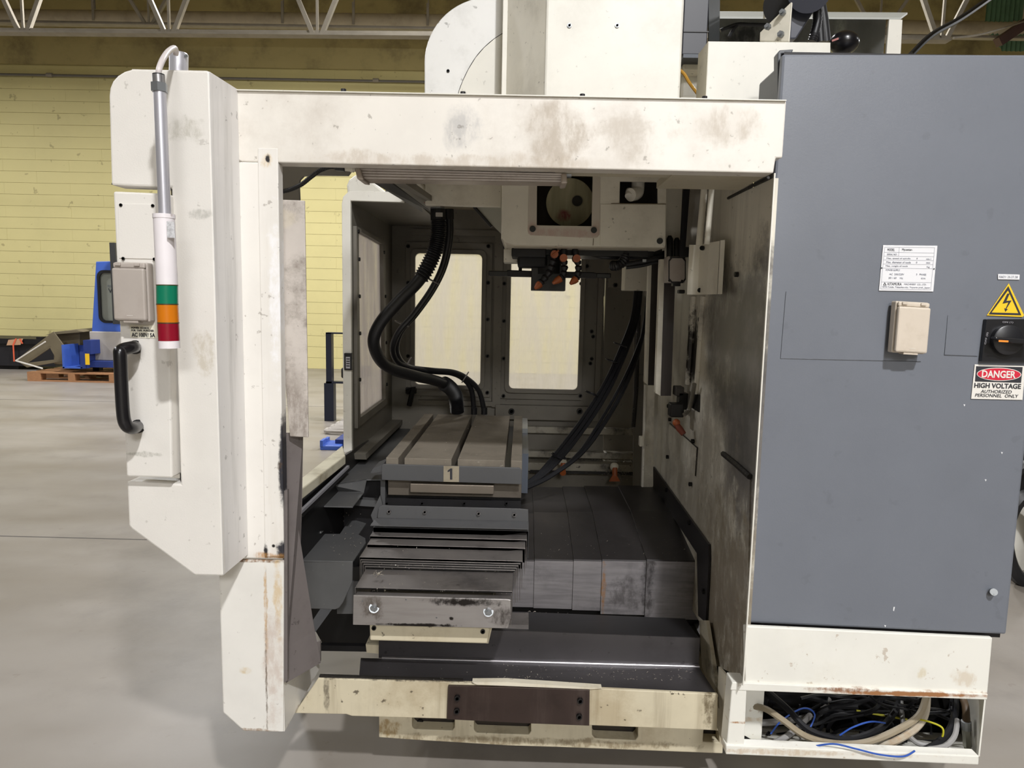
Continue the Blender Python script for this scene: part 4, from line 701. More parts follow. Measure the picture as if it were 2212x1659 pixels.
O('window_surround', B().prism([at(x, y, YS - .003) for x, y in ((1143, 350), (1297, 353), (1295, 507), (1290, 513), (1282, 514), (1146, 508), (1141, 504), (1140, 498))], (0, .004, 0), [[at(x, y, YS - .003) for x, y in ((1160.5, 360), (1281, 361), (1278, 488.5), (1159.5, 486.5))]]),
  M('surround_paint', (198, 190, 176), .5, var=.03, spots=[spot(1215, 504, YS, 90, 11, (186, 160, 148), .8, .5, 12), spot(1150, 495, YS, 14, 20, (186, 160, 148), .7, .5, 14), spot(1290, 495, YS, 14, 20, (186, 160, 148), .7, .5, 14)]), hd, bev=.001)
wn_ = O('window_pane', B().pslab([(1158, 358), (1283, 359), (1280, 490), (1157, 488)], YS + .008, .004), glassy('tinted_pane', (66, 62, 58), .2, (50, 46, 42)), hd)
O('pulley', B().cyl(at(1231, 438, YS + .12), at(1231, 438, YS + .16), 50 * 2.37 / F, n=40), M('pulley_white', (226, 222, 190), .5, var=.06, spots=[spot(1247, 434, 2.37, 13, 12, (30, 28, 28), 1, .2, 9), spot(1220, 465, 2.37, 15, 12, (170, 50, 70), .9, .4, 12)]), hd, smooth=True)
O('pulley_hub', B().cyl(at(1247, 434, YS + .115), at(1247, 434, YS + .125), .017, n=20), oily, hd)
for px, py in ((1150.5, 494.5), (1283, 497), (1425.5, 520.5)):
    O('cap_screw', B().cyl(at(px, py, YS - .008), at(px, py, YS - .002), .0095, n=20), M('screw_black', (26, 28, 26), .4, .4, var=0), hd)
O('cover_seam', B().tube([at(1320, 439.5, YS - .001), at(1439, 440.5, YS - .001)], .0012, 4).tube([at(1282, 515, YS - .001), at(1281, 530, YS - .001)], .0012, 4), M('seam_brown', (120, 104, 80), .7, var=0), hd)
O('lower_cover', B().pslab([(1340, 441), (1438, 441.5), (1437, 530), (1432, 534), (1296, 531), (1297, 441)], YS - .003, .003), cream, hd, bev=.001)
el = [(1379, 350, YS + .05), (1378, 405, YS + .045), (1374, 418, YS + .03), (1362, 421, YS + .01)]
O('elbow_pipe', B().tube(smooth_path([at(*p) for p in el], 6), .0205, 16), white, hd, smooth=True); O('elbow_lip', B().tube([at(1360, 412, YS + .03), at(1358, 424, YS + .012)], .012, 12), white, hd)
O('shroud', B().pslab([(919, 340), (1084, 345), (1083, 448), (918, 443)], 2.48, .02), cream, hd, bev=.003)
O('shroud_lower', B().pslab([(1024, 446), (1090, 448), (1090, 512)], 2.56, .01), M('grey_cream', (190, 190, 178), .5, var=.04), hd); O('shroud_gasket', B().tube([at(1023, 446, 2.55), at(1062, 490, 2.55)], .006, 5), oily, hd)
O('column_strip', B().pslab([(1438, 350), (1484, 352), (1474, 590), (1438, 590)], 2.34, .02), cream, hd)
O('way_strip', B().pslab([(1478, 395), (1500, 396), (1492, 555), (1470, 555)], 2.22, .02), darkm, hd); O('way_knob', B().cyl(at(1500, 468, 2.19), at(1500, 468, 2.22), .015, n=12), oily, hd)
sp = T('spindle_nose', 'black spindle nose under the head', 'spindle', at(1185, 628, 2.45))
O('collar', B().bpx(1105, 534, 1400, 552, 2.40, .2), oily, sp); O('left_block', B().bpx(1105, 536, 1180, 555, 2.36, .2), darkm, sp, bev=.004); O('motor_can', B().bpx(1118, 552, 1182, 577, 2.42, .12), darkm, sp, bev=.008)
O('nose', B().cyl(at(1185, 548, 2.48), at(1185, 592, 2.48), .045, n=24), oily, sp, smooth=True); O('cover_block', B().bpx(1148, 572, 1222, 628, 2.455, .1), M('black_guard', (30, 29, 30), .4, .2, var=.04), sp, bev=.002)
O('cream_block', B().bpx(1088, 538, 1118, 567, 2.5, .1), cream, sp, bev=.002)
ta = T('tool_changer_arm', 'long flat black tool changer arm across the spindle', 'tool arm', at(1190, 600, 2.50))
O('arm', B().pslab([(1095, 583), (1150, 585), (1282, 588), (1290, 590), (1290, 601), (1095, 597)], 2.50, .05), darkm, ta, bev=.003)
O('left_grip', B().bpx(1055, 585, 1098, 596, 2.5, .045), oily, ta, bev=.003); O('right_grip', B().bpx(1288, 590, 1320, 600, 2.5, .045), oily, ta, bev=.003)
O('arm_pin', B().cyl(at(1124, 576, 2.52), at(1124, 586, 2.52), .006, n=10), darkm, ta)
def nozzle(label, chain, tip, disc):
    t = T('coolant_nozzle', label, 'nozzle', at(chain[-1][0], chain[-1][1], 2.36), 'coolant nozzles under the spindle head')
    for (x0, y0), (x1, y1) in zip(chain, chain[1:]):
        a, b = at(x0, y0, 2.36), at(x1, y1, 2.36); O('link', B().tube([a, lerp(a, b, .35), lerp(a, b, .7), b], .01, 12, True, [.0085, .0125, .0105, .0078]), rubber, t, smooth=True)
    a, b = at(*chain[-1], 2.36), at(*tip, 2.35)
    O('tip', B().tube([a, lerp(a, b, .4), b], .01, 14, True, [.0125, .0115, .005]), orange, t, smooth=True)
    p = at(*disc, 2.33); O('valve', B().cyl(p, p + Vector((0, .025, 0)), .0125, n=20), orange, t, smooth=True)
    if label.startswith('left'): O('valve_lever', B().tube([at(1191, 553, 2.325), at(1207, 541, 2.325)], .003, 6), orange, t)
    O('valve_body', B().sphere(p + Vector((0, .03, 0)), .0145, n=12), rubber, t, smooth=True)
nozzle('left coolant nozzle, the longest, bending down over the black guard', [(1198, 538), (1197, 560), (1192, 572), (1189, 584), (1181, 596), (1172, 606), (1166, 614)], (1156, 623), (1198, 549))
nozzle('middle coolant nozzle with a round orange valve', [(1218, 536), (1218, 562), (1220, 573), (1219, 585), (1217, 596), (1210, 602)], (1194, 612), (1217.5, 557))
nozzle('right coolant nozzle with a dull orange valve', [(1241, 536), (1247, 562), (1250, 573), (1249, 585), (1248, 597), (1244, 603)], (1232, 613), (1246, 558))
hb_ = T('head_hose_bundle', 'black greasy hoses running sideways under the spindle head', 'hoses', at(1370, 580, 2.4))
P = smooth_path([at(1322, 574, 2.42), at(1336, 573, 2.4), at(1348, 562, 2.4), at(1352, 545, 2.42), at(1356, 530, 2.45)], 8)
O('ribbed_hose', B().tube(P, .016, 12, True, [.0175 if i % 2 else .0145 for i in range(len(P))]), rubber, hb_, smooth=True)
for k, pts in enumerate(([(1345, 572), (1380, 566), (1410, 560), (1445, 552)], [(1352, 577), (1385, 573), (1415, 566), (1448, 562)], [(1270, 548), (1320, 556), (1380, 556), (1440, 545)])): O('hose', B().tube(smooth_path([at(x, y, 2.40 + .02 * k) for x, y in pts]), .0075, 8), rubber, hb_, smooth=True)
O('clamp', B().bpx(1395, 536, 1412, 556, 2.42, .05), darkm, hb_); O('collar', B().bpx(1388, 560, 1396, 566, 2.385, .01), zinc, hb_); O('sludge', B().bpx(1300, 537, 1430, 548, 2.43, .1), grimeblack, hb_)
# right hand guides
def guide(label, xl, xm, xr, yt, yb, Y):
    t = T('vertical_guide', label, 'guide', at(xm, yb, Y), 'vertical guides at the right wall'); sl = -.035
    f = lambda x, y: at(x + (y - yt) * sl, y, Y)
    O('light_face', B().prism([f(xl, yt), f(xm, yt), f(xm + 1, yb), f(xl, yb - 6)], (0, .03, 0)), cream, t)
    O('dark_face', B().prism([f(xm, yt), f(xr, yt), f(xr, yb), f(xm + 1, yb)], (0, .04, 0)), M('guide_brown', (58, 52, 50), .4, .3, var=.06, streak=((90, 84, 80), .3)), t)
guide('narrow vertical guide channel nearest the cable bundle', 1402, 1408, 1428, 560, 832, 2.52)
guide('wide brown vertical guide channel beside the right wall', 1426, 1436, 1460, 560, 855, 2.36)
vs_ = T('guide_post', 'pale vertical post below the two guide channels', 'post', at(1405, 1050, 2.9))
O('edge', B().pslab([(1393, 832), (1396, 832), (1390, 1052), (1386, 1052)], 2.72, .02), white, vs_); O('face', B().pslab([(1396, 832), (1414, 834), (1410, 1052), (1390, 1052)], 2.73, .02), rwall, vs_); O('side', B().pslab([(1370, 640), (1394, 640), (1386, 1052), (1368, 1052)], 3.1, .02), inner, vs_)
O('bracket', B().bpx(1382, 944, 1392, 965, 2.70, .03), cream, vs_, bev=.003); O('black_edge', B().tube([at(1380, 680, 3.08), at(1374, 850, 3.08), at(1368, 922, 3.08)], .009, 6), grimeblack, vs_)
ls = T('limit_switch', 'grey limit switch box with octagon lid beside the cream cover', 'switch box', at(1462, 610, 2.26))
O('body', B().bpx(1441, 553.5, 1482, 611, 2.26, .06), greyp, ls, bev=.004)
oc = lambda s, Y: [at(1463 + s * dx, 583 + s * dy, Y) for dx, dy in ((-11, -26), (11, -26), (17, -19), (17, 19), (11, 26), (-11, 26), (-17, 19), (-17, -19))]
O('lid', B().prism(oc(1, 2.257), (0, .004, 0)), greyp, ls, bev=.001)
O('lid_gasket', B().prism(oc(1.1, 2.256), (0, .003, 0), [oc(.97, 2.256)]), oily, ls)
for px, py in ((1450, 556), (1477, 557), (1446, 606), (1473, 607)): O('screw', bolt(B(), at(px, py, 2.26), .004, .003), darkm, ls)
for px, r in ((1447, .0105), (1462, .0105)): O('plunger', B().tube([at(px, 555, 2.30), at(px, 516 + (px - 1447) * .3, 2.30), at(px, 509 + (px - 1447) * .3, 2.30)], r, 14, True, [r, r, r * .5]), oily, ls, smooth=True)
O('cable_gland', B().bpx(1467, 626, 1480, 634, 2.24, .03), oily, ls, bev=.003); O('gland_neck', B().bpx(1454, 611, 1470, 618, 2.26, .03), darkm, ls)
zc = T('folded_cover', 'cream zigzag folded cover bolted to the right wall', 'cover', at(1520, 636, 2.2))
za, zb2 = at(1515, 526, 2.08).z, at(1515, 636, 2.08).z
pl = [at(1487, 580, 2.13), at(1510, 580, 2.13), at(1529, 580, 2.05), at(1552, 580, 1.985), at(1553, 580, 1.97), at(1563, 580, 1.955)]
for k, (a, b) in enumerate(zip(pl, pl[1:])): O('fold', B().prism([(a.x, a.y, zb2), (b.x, b.y, zb2), (b.x, b.y, za), (a.x, a.y, za)], (0, .004, 0)), cream, zc)
for px, py, Y in ((1518, 536, 2.095), (1513, 627, 2.115)): O('cover_bolt', bolt(B(), at(px, py, Y), .007, .008, (-.5, -.8, 0)), oily, zc)
nv = T('wall_nozzle', 'black block with an orange coolant nozzle low on the right wall', 'nozzle', at(1466, 940, 2.28))
O('block', B().bpx(1449, 873, 1478, 902, 2.28, .05), oily, nv, bev=.004); O('top_block', B().bpx(1460, 836, 1478, 856, 2.33, .05), M('block_grey', (70, 66, 62), .5, .3, var=.05), nv, bev=.003); O('arm', B().bpx(1467, 850, 1486, 885, 2.33, .04), oily, nv)
O('tube', B().tube(smooth_path([at(1500, 830, 2.2), at(1490, 880, 2.27), at(1478, 896, 2.26)]), .007, 8), M('clear_tube', (120, 116, 106), .35, var=.05), nv, smooth=True)
O('joint', B().sphere(at(1461, 913, 2.26), .0125, n=14), orange, nv, smooth=True); O('tip', B().tube([at(1461, 916, 2.26), at(1468, 926, 2.25), at(1477, 938, 2.24)], .01, 14, True, [.009, .011, .009]), M('dark_orange', (120, 58, 40), .5, var=.05), nv, smooth=True)
for k, (px, py) in enumerate(((1328, 1018), (1216, 1008))):
    t = T('rear_nozzle', 'orange fan nozzle on the rear ledge, ' + ('right one beside the chips' if k == 0 else 'left one behind the cable bundle'), 'nozzle', at(px, py + 20, 3.15), 'orange nozzles on the rear ledge')
    O('neck', B().cyl(at(px, py - 8, 3.16), at(px, py + 10, 3.15), .012, n=12), orange, t, smooth=True); O('elbow', B().sphere(at(px - 1, py - 10, 3.17), .02, n=12), cream, t, smooth=True)
    if k == 0: O('fan', B().pslab([(1324, 1026), (1332, 1026), (1340, 1040), (1316, 1040)], 3.14, .012), orange, t)
    else: O('fan', B().cyl(at(px, py + 9, 3.15), at(px, py + 14, 3.13), .014, n=12), orange, t)
# ================================================================== WORK LAMP
wl = T('work_lamp', 'long dirty strip lamp fixed under the top beam', 'lamp', at(1000, 380, 1.66))
gl = M('dirty_lamp_cover', (164, 152, 140), .4, var=.06, streak=((120, 106, 92), .3), grime=((98, 84, 70), .6, 9))
la, lc = at(775, 363, 1.66), at(1222, 374, 1.66); lb1, lb2 = at(776, 387, 1.68), at(1224, 394, 1.68)
dn = Vector((0, .02, 0))
O('cover', B().prism([la, lc, lb2, lb1], (0, .06, 0)), gl, wl, bev=.004)
for t_ in (.12, .36, .6, .86): O('rib', B().tube([lerp(la, lb1, t_) - Vector((0, .001, 0)), lerp(lc, lb2, t_) - Vector((0, .001, 0))], .0026, 6), M('rib_grey', (196, 188, 182), .35, var=.05, grime=((120, 104, 88), .6, 12)), wl)
O('end_cap', B().pslab([(766, 361), (778, 362), (785, 389), (771, 387)], 1.655, .075), gl, wl, bev=.003); O('end_cap', B().pslab([(1213, 373), (1224, 374), (1226, 396), (1212, 397)], 1.655, .075), gl, wl, bev=.003)
O('connector', B().cyl(at(745, 363.5, 1.68), at(768, 365, 1.68), .0065, n=14), cream, wl, smooth=True); O('connector_ring', B().cyl(at(757, 364.5, 1.68), at(764, 365, 1.68), .008, n=14), cream, wl); O('connector', B().cyl(at(1222, 376, 1.68), at(1234, 376, 1.68), .0085, n=14), zinc, wl, smooth=True)
O('mount_rail', B().prism([at(735, 356, 1.66), at(1226, 369, 1.66), at(1224, 374, 1.68), at(740, 362, 1.68)], (0, .05, .002)), darkm, wl)
lcab = T('lamp_cable', 'black ribbed cable running from the left post to the strip lamp', 'cable', at(605, 412, 1.66))
P = smooth_path([at(600, 415, 1.70), at(625, 410, 1.70), at(650, 399, 1.69), at(672, 382, 1.68), at(692, 368, 1.68), at(712, 361, 1.68), at(726, 360, 1.68)], 12)
O('ribbed_cable', B().tube(P, .0050, 10, True, [.0056 if i % 2 else .0048 for i in range(len(P))]), rubber, lcab, smooth=True); O('plug', B().prism([at(720, 357, 1.67), at(743, 358, 1.67), at(744, 369, 1.67), at(721, 367, 1.67)], (0, .02, 0)), rubber, lcab, bev=.003)
ve = T('pipe_fittings', 'two white plastic pipe elbows, one with a red end, behind the lamp', 'fitting', at(912, 436, 2.5))
O('pipe', B().tube(smooth_path([at(902, 385, 2.5), at(908, 398, 2.5), at(913, 408, 2.5), at(914, 424, 2.5)]), .012, 12), cream, ve, smooth=True); O('red_end', B().cyl(at(913, 423, 2.5), at(912, 438, 2.5), .0105, n=12), M('dull_red', (160, 70, 66), .5, var=.05), ve)
O('pipe', B().cyl(at(889, 388, 2.5), at(888, 404, 2.5), .016, n=14), cream, ve, smooth=True)
# ================================================================== HOSES AND CABLES IN THE WORK SPACE
tp = T('thick_hose', 'thick black hose swinging in a big curve down behind the table', 'hose', at(988, 890, 3.15))
c1 = [(946, 462, 2.62), (947, 500, 2.62), (938, 545, 2.62), (908, 602, 2.6), (862, 650, 2.58), (822, 697, 2.58), (807, 738, 2.6), (822, 778, 2.66), (852, 799, 2.74), (900, 813, 2.84), (940, 822, 2.94), (968, 834, 3.02), (984, 856, 3.10), (988, 890, 3.13)]
P = smooth_path([at(*p) for p in c1], 10)
O('hose', B().tube(P, .0225, 16), rubber, tp, smooth=True)
def ribs(path, r, a, b): # a corrugated sleeve over part of the path
    Q = []; R_ = []
    for p, q in zip(path[a:b], path[a + 1:b + 1]):
        for k in range(3): Q.append(lerp(p, q, k / 3)); R_.append(r * (1.12 if k == 1 else .92))
    return B().tube(Q, r, 16, True, R_)
O('ribbed_sleeve', ribs(P, .027, 4, 30), rubber, tp, smooth=True); O('ribbed_sleeve', ribs(P, .029, 106, 130), rubber, tp, smooth=True)
O('end_fitting', B().cyl(at(946, 452, 2.62), at(946.5, 476, 2.62), .0275, n=20), black, tp); O('fitting_sticker', B().bpx(941, 459, 956, 468, 2.588, .003), lgrey, tp)
O('fitting_ring', B().cyl(at(945, 449, 2.62), at(945, 452, 2.62), .026, n=20), zinc, tp)
for k, off, lab in ((0, 0, 'thin black hose of the pair, ending nearer the thick hose'), (1, 1, 'thin black hose of the pair, ending farther from the thick hose')):
    d = 4 if k else 0
    t = T('thin_hose', lab, 'hose', at(1023 + 24 * k, 893, 3.15), 'pair of thin hoses beside the thick hose')
    c2 = [(968 + d, 458, 2.66 + .03 * k), (969 + d, 510, 2.66 + .03 * k), (957 + d, 572, 2.66 + .03 * k), (932 + d, 625, 2.66 + .03 * k), (893 + d, 680, 2.66 + .03 * k), (862 + d, 716, 2.66 + .03 * k), (848 + 2 * d, 752, 2.7 + .03 * k), (858 + 2 * d, 780, 2.78 + .03 * k), (884 + d, 794, 2.85 + .03 * k), (930 + d, 802 - 2 * k, 2.94), (975 + d, 806 - 2 * k, 3.02), (1003 + 6 * k, 820 - 2 * k, 3.08), (1019 + 16 * k, 845, 3.12), (1024 + 22 * k, 890, 3.14)]
    O('hose', B().tube(smooth_path([at(*p) for p in c2], 8), .0115, 12), rubber, t, smooth=True)
    O('end_sleeve', B().cyl(at(1024 + 22 * k, 880, 3.14), at(1024 + 22 * k, 895, 3.14), .014, n=12), darkm, t)
    O('top_fitting', B().cyl(at(968 + d, 452, 2.66 + .03 * k), at(968.5 + d, 474, 2.66 + .03 * k), .014, n=12), darkm, t)
for k, (px, py, Y, ax) in enumerate((((935, 607, 2.66, (1, .5))), ((868, 699, 2.68, (1, .4))), ((882, 785, 2.86, (.5, -1))), ((1005, 815, 3.07, (.6, -1))))):
    p = at(px, py, Y); a = Vector((ax[0], 0, -ax[1])).normalized(); n = a.cross(Vector((0, 1, 0)))
    O('cable_tie', B().tube([p + a * (.027 * math.cos(q)) + Vector((0, .022 * math.sin(q), 0)) for q in (2 * math.pi * i / 16 for i in range(17))], .0025, 6), M('tie_grey', (120, 116, 112), .5, var=0), label=('clear cable tie on the thin hoses, ' + ('topmost', 'second from the top', 'at the lower bend', 'nearest the table')[k]), cat='cable tie', group='cable ties on the thin hoses', smooth=True)
jb = T('junction_cover', 'cream square cover with cables leaving its underside', 'cover', at(1385, 630, 2.85))
O('box', B().bpx(1350, 570, 1400, 628, 2.85, .1), cream, jb, bev=.004); O('side', B().pslab([(1400, 560), (1417, 560), (1417, 629), (1400, 628)], 2.88, .05), M('cover_brown', (90, 80, 68), .5, var=.06), jb); O('back_plate', B().bpx(1315, 572, 1352, 621, 3.2, .01), inner, jb); O('plate_screw', bolt(B(), at(1329, 616, 3.2), .01, .006), oily, jb); O('top_block', B().bpx(1362, 538, 1402, 560, 2.8, .06), M('block_olive', (84, 78, 70), .5, var=.08), jb)
for k in range(7):
    o = (k - 3) * 3.4; bow = (k % 3) * 4
    o += (11 if k > 4 else -2); bow += (7 if k > 4 else 0)
    pts = [(1384 + o * .9, 626, 2.88), (1376 + o, 690, 2.86), (1348 + o * .9 + bow, 760, 2.8), (1314 + o * .8 + bow * 1.6, 830, 2.72), (1268 + o * .9 + bow * 1.8, 905, 2.66), (1216 + o * 1.2 + bow * 1.3, 978, 2.6), (1168 + o * 1.0, 1030, 2.56), (1108 + o * .5, 1062, 2.54)]
    O('machine_cable', B().tube(smooth_path([at(*p) for p in pts], 7), .0085 if k % 2 else .0065, 8), cblack, label=('black cable in the thick strand slanting from the square cover to the table' if k < 5 else 'loose black cable hanging right of the thick strand, ' + ('inner one' if k == 5 else 'outer one')), cat='cable', group='cable bundle beside the table', smooth=True)
for kt, (px, py, Y, r) in enumerate(((1340, 745, 2.79, .042), (1322, 780, 2.77, .04), (1278, 850, 2.68, .04), (1207, 985, 2.58, .045))):
    p = at(px, py, Y); a = Vector((.86, 0, -.3)).normalized()
    O('bundle_tie', B().tube([p + a * (r * .62 * math.cos(q)) + Vector((0, r * .5 * math.sin(q), 0)) for q in (2 * math.pi * i / 16 for i in range(17))], .003, 6), black, label='black tie around the slanting cable bundle, ' + ('topmost', 'second from the top', 'third from the top', 'lowest')[kt] + ' one', cat='cable tie', group='ties on the cable bundle', smooth=True)
# ================================================================== TABLE (numbered pallet)
YF = 2.21; YB2 = 3.10
tb = T('worktable', 'machine table with three long T-slots in the middle of the work space', 'worktable', at(976, 1075, YF))
tx0, tx1 = at(833.8, 990, YF).x, at(1128, 995, YF).x; tz = at(980, 992, YF).z
sl = [at(867, 992, YF).x, at(982, 993, YF).x, at(1097, 995, YF).x]; hw = .0098; hh = .055
pf = [(tx0, tz), (tx0, tz - hh)]
pf += [(tx1, tz - hh), (tx1, tz)]
for s in reversed(sl): pf += [(s + hw, tz), (s + hw, tz - .05), (s - hw, tz - .05), (s - hw, tz)]
O('table_top', B().prism([(x, YF, z) for x, z in pf], (0, YB2 - YF, 0)), table_m, tb, bev=.0015)
for s in sl: O('slot_floor', B().box(s - hw, s + hw, YF + .001, YB2 - .001, tz - .051, tz - .048), oily, tb)
O('table_body', B().box(tx0 + .004, tx1, YF + .012, YB2 - .02, at(980, 1075, YF).z, tz - hh), tblock_m, tb, bev=.002)
fp = O('front_plate', B().pslab([(828, 1002.5), (1122, 1010.5), (1127, 1015), (1127, 1046.5), (824.5, 1037), (824.5, 1005)], YF - .022, .006), gpaint, tb, bev=.0015)
nt = O('number_tile', B().bpx(958, 1007, 991.5, 1041, YF - .025, .003), M('etched_tile', (158, 148, 128), .5, .2, var=.05, grime=((110, 100, 84), .5, 20)), fp)
O('digit', B().pslab([(973, 1012), (977, 1012), (977, 1036), (972, 1036), (972, 1018), (967, 1020), (967, 1016.5)], YF - .0256, .0006), ink, fp)
O('clamp_bar', B().bpx(886, 1047, 1067, 1066, YF - .014, .03), M('clamp_iron', (136, 126, 114), .45, .6, var=.07), tb, bev=.002)
O('side_plate', B().bpx(822, 1036, 832, 1092, YF + .01, .1), gpaint, tb); O('side_lug', B().pslab([(800, 1022), (806, 1012), (826, 1004), (828, 1018), (806, 1022)], YF + .02, .1), gpaint, tb)
O('right_rail', B().box(tx1, tx1 + .022, YF + .2, YB2, tz - .16, tz - .02), M('rail_bluegrey', (78, 84, 94), .45, .3, var=.06), tb); O('rail_end', B().box(tx1, tx1 + .022, YB2 - .3, YB2 - .04, tz - .03, tz - .002), zinc, tb)
sa = T('saddle', 'dark saddle casting under the machine table', 'saddle', at(976, 1200, 2.25))
O('body', B().box(tx0 - .005, tx1 - .004, YF + .03, YB2 - .05, at(980, 1230, 2.2).z, at(980, 1076, YF).z), oily, sa); O('screw_bar', B().bpx(828, 1079, 1125, 1094, YF + .014, .02), darkm, sa)
for px in (836, 912, 1003, 1094): O('bar_bolt', bolt(B(), at(px, 1087, YF + .014), .006, .005), darkm, sa)
# ================================================================== FRONT TELESCOPIC COVER (steps get wider toward the table)
fc = T('front_way_cover', 'telescopic steel way cover stepping out from under the table toward the front', 'way cover', at(935, 1355, 1.72))
O('end_plate', B().pslab([(763, 1286), (1096, 1294.5), (1103.5, 1296), (1103.5, 1340), (1097, 1358), (762, 1350)], 1.72, .006), plate_m, fc, bev=.0015)
for px, py in ((808, 1313), (1055, 1321)):
    O('hex_nut', bolt(B(), at(px, py, 1.72), .0098, .006, hexed=True), zinc, fc); O('washer', B().cyl(at(px, py, 1.72), at(px, py, 1.718), .013, n=20), zinc, fc)
for px, py in ((783, 1298), (877, 1295), (943, 1334)): O('plate_hole', B().cyl(at(px, py, 1.7195), at(px, py, 1.7205), .0022, n=8), oily, fc)
steps = [(1288, 766.5, 1105, 1.727, 1.755, 62), (1269, 767, 1107, 1.755, 1.905, 72), (1224, 788, 1113, 1.876, 1.99, 80), (1219, 784.5, 1116, 1.880, 2.0, 82), (1214, 781, 1120, 1.884, 2.01, 84), (1209, 778.5, 1125, 1.888, 2.02, 86), (1203.5, 776.5, 1129, 1.892, 2.03, 62), (1176, 793, 1135, 1.972, 2.06, 60), (1158, 799, 1138.5, 2.024, 2.12, 60), (1139, 806, 1142, 2.06, 2.16, 64)]
for i, (py, xl, xr, ya, yb, dr) in enumerate(steps):
    a, b = at(xl, py, ya), at(xr, py + (xr - xl) * .024, ya); z = (a.z + b.z) / 2 if i else (a.z + b.z) / 2; hgt = dr * ya / F; e = .0014
    prof = [(a.x, z), (a.x, z - hgt), (a.x + e, z - hgt), (a.x + e, z - e), (b.x - e, z - e), (b.x - e, z - hgt), (b.x, z - hgt), (b.x, z)]
    O('cover_plate', B().prism([(x, ya, q) for x, q in prof], (0, yb - ya, 0)), (gpaint if i >= 9 else steel), fc, bev=.0008)
    if 0 < i < 9: O('wiper_edge', B().box(a.x + .001, b.x - .001, ya + .0005, ya + .006, z - .0045, z - .0015), oily, fc)
fl = O('top_flange', B().pslab([(824, 1092), (1121, 1099), (1141, 1101), (1141.5, 1127), (815, 1119), (818, 1096)], 2.085, .006), gpaint, fc, bev=.001)
O('flange_foot', B().prism([at(812, 1119, 2.085), at(1142, 1126.5, 2.085), at(1142, 1142, 2.045), at(800, 1134, 2.045)], (0, 0, -.003)), gpaint, fc)
for px, py in ((841, 1104), (918, 1105), (1034, 1108.5), (1111, 1111)): O('socket_screw', bolt(B(), at(px, py, 2.085), .0062, .007), M('screw_steel', (110, 108, 108), .4, .6, var=.05), fl)
O('corner_plate', B().pslab([(801, 1113), (821, 1070), (826, 1090), (808, 1132)], 2.10, .01), gpaint, fc)
bk = T('cream_bracket', 'cream bracket beam hanging under the front way cover', 'bracket', at(930, 1390, 1.76))
O('beam', B().pslab([(798, 1345), (1060, 1352), (1052, 1391), (799, 1384)], 1.76, .3), castm, bk, bev=.004)
for px, py in ((808, 1356), (1043, 1363.5)): O('bracket_bolt', bolt(B(), at(px, py, 1.76), .0062, .004), oily, bk)
O('right_cheek', B().pslab([(1053, 1350), (1064, 1352), (1055, 1390), (1050, 1390)], 1.79, .3), castm, bk)
O('drip_block', B().pslab([(790, 1392), (822, 1394), (818, 1412), (792, 1410)], 1.95, .1), castm, bk)
# ================================================================== RIGHT TELESCOPIC COVER
rc = T('side_way_cover', 'telescopic steel way cover stepping up to the right wall', 'way cover', at(1340, 1335, 2.19))
seams = [1060, 1168.5, 1253, 1315, 1411.5, 1527]
for i in range(5):
    ya = 2.19 - .006 * i; x0 = at(seams[i], 1209, ya).x - (.02 if i else 0); x1 = at(seams[i + 1], 1211, ya).x; up = .0025 * i
    z0 = at((seams[i] + seams[i + 1]) / 2, 1209.3 + i * .9, ya).z + up * .3; zbm = at((seams[i] + seams[i + 1]) / 2, (1311, 1315, 1319, 1328, 1338)[i], ya).z
    prof = [(ya, zbm), (ya, z0 - .004), (ya + .004, z0), (2.517, z0 + .055), (2.87, z0 + .056), (2.87, z0 + .05), (2.517, z0 + .049), (ya + .006, z0 - .006), (ya + .003, z0 - .008), (ya + .003, zbm)]
    cpx = O('cover_plate', B().prism([(x0, y, z) for y, z in prof], (x1 - x0, 0, 0)), xsteel, rc); cpx.data.materials.append(xoil_reflect)
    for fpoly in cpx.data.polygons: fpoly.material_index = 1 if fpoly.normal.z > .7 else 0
    if i < 4: O('wiper', B().prism([(x1 - .0002, y - .0006, z + .0006) for y, z in prof[:5]] + [(x1 - .0002, y, z - .002) for y, z in prof[4:0:-1]] + [(x1 - .0002, ya + .002, zbm)], (.0022, 0, 0)), oily, rc)
O('end_flange', B().prism([atX(1411, 1008, XR - .008), atX(1530, 1176, XR - .008), atX(1531, 1208, XR - .008), atX(1524, 1345, XR - .008), atX(1508, 1330, XR - .008), atX(1505, 1195, XR - .008), atX(1411, 1052, XR - .008)], (.006, 0, 0)), M('end_flange_steel', (44, 42, 44), .4, .5, var=.06), rc)
for px, py in ((1440, 1058), (1490, 1129), (1521, 1277)): O('flange_bolt', bolt(B(), atX(px, py, XR - .008), .008, .006, (-1, 0, 0)), oily, rc)
O('cover_base', B().pslab([(1040, 1310), (1512, 1325), (1512, 1352), (1040, 1345)], 2.22, .3), oily, rc)
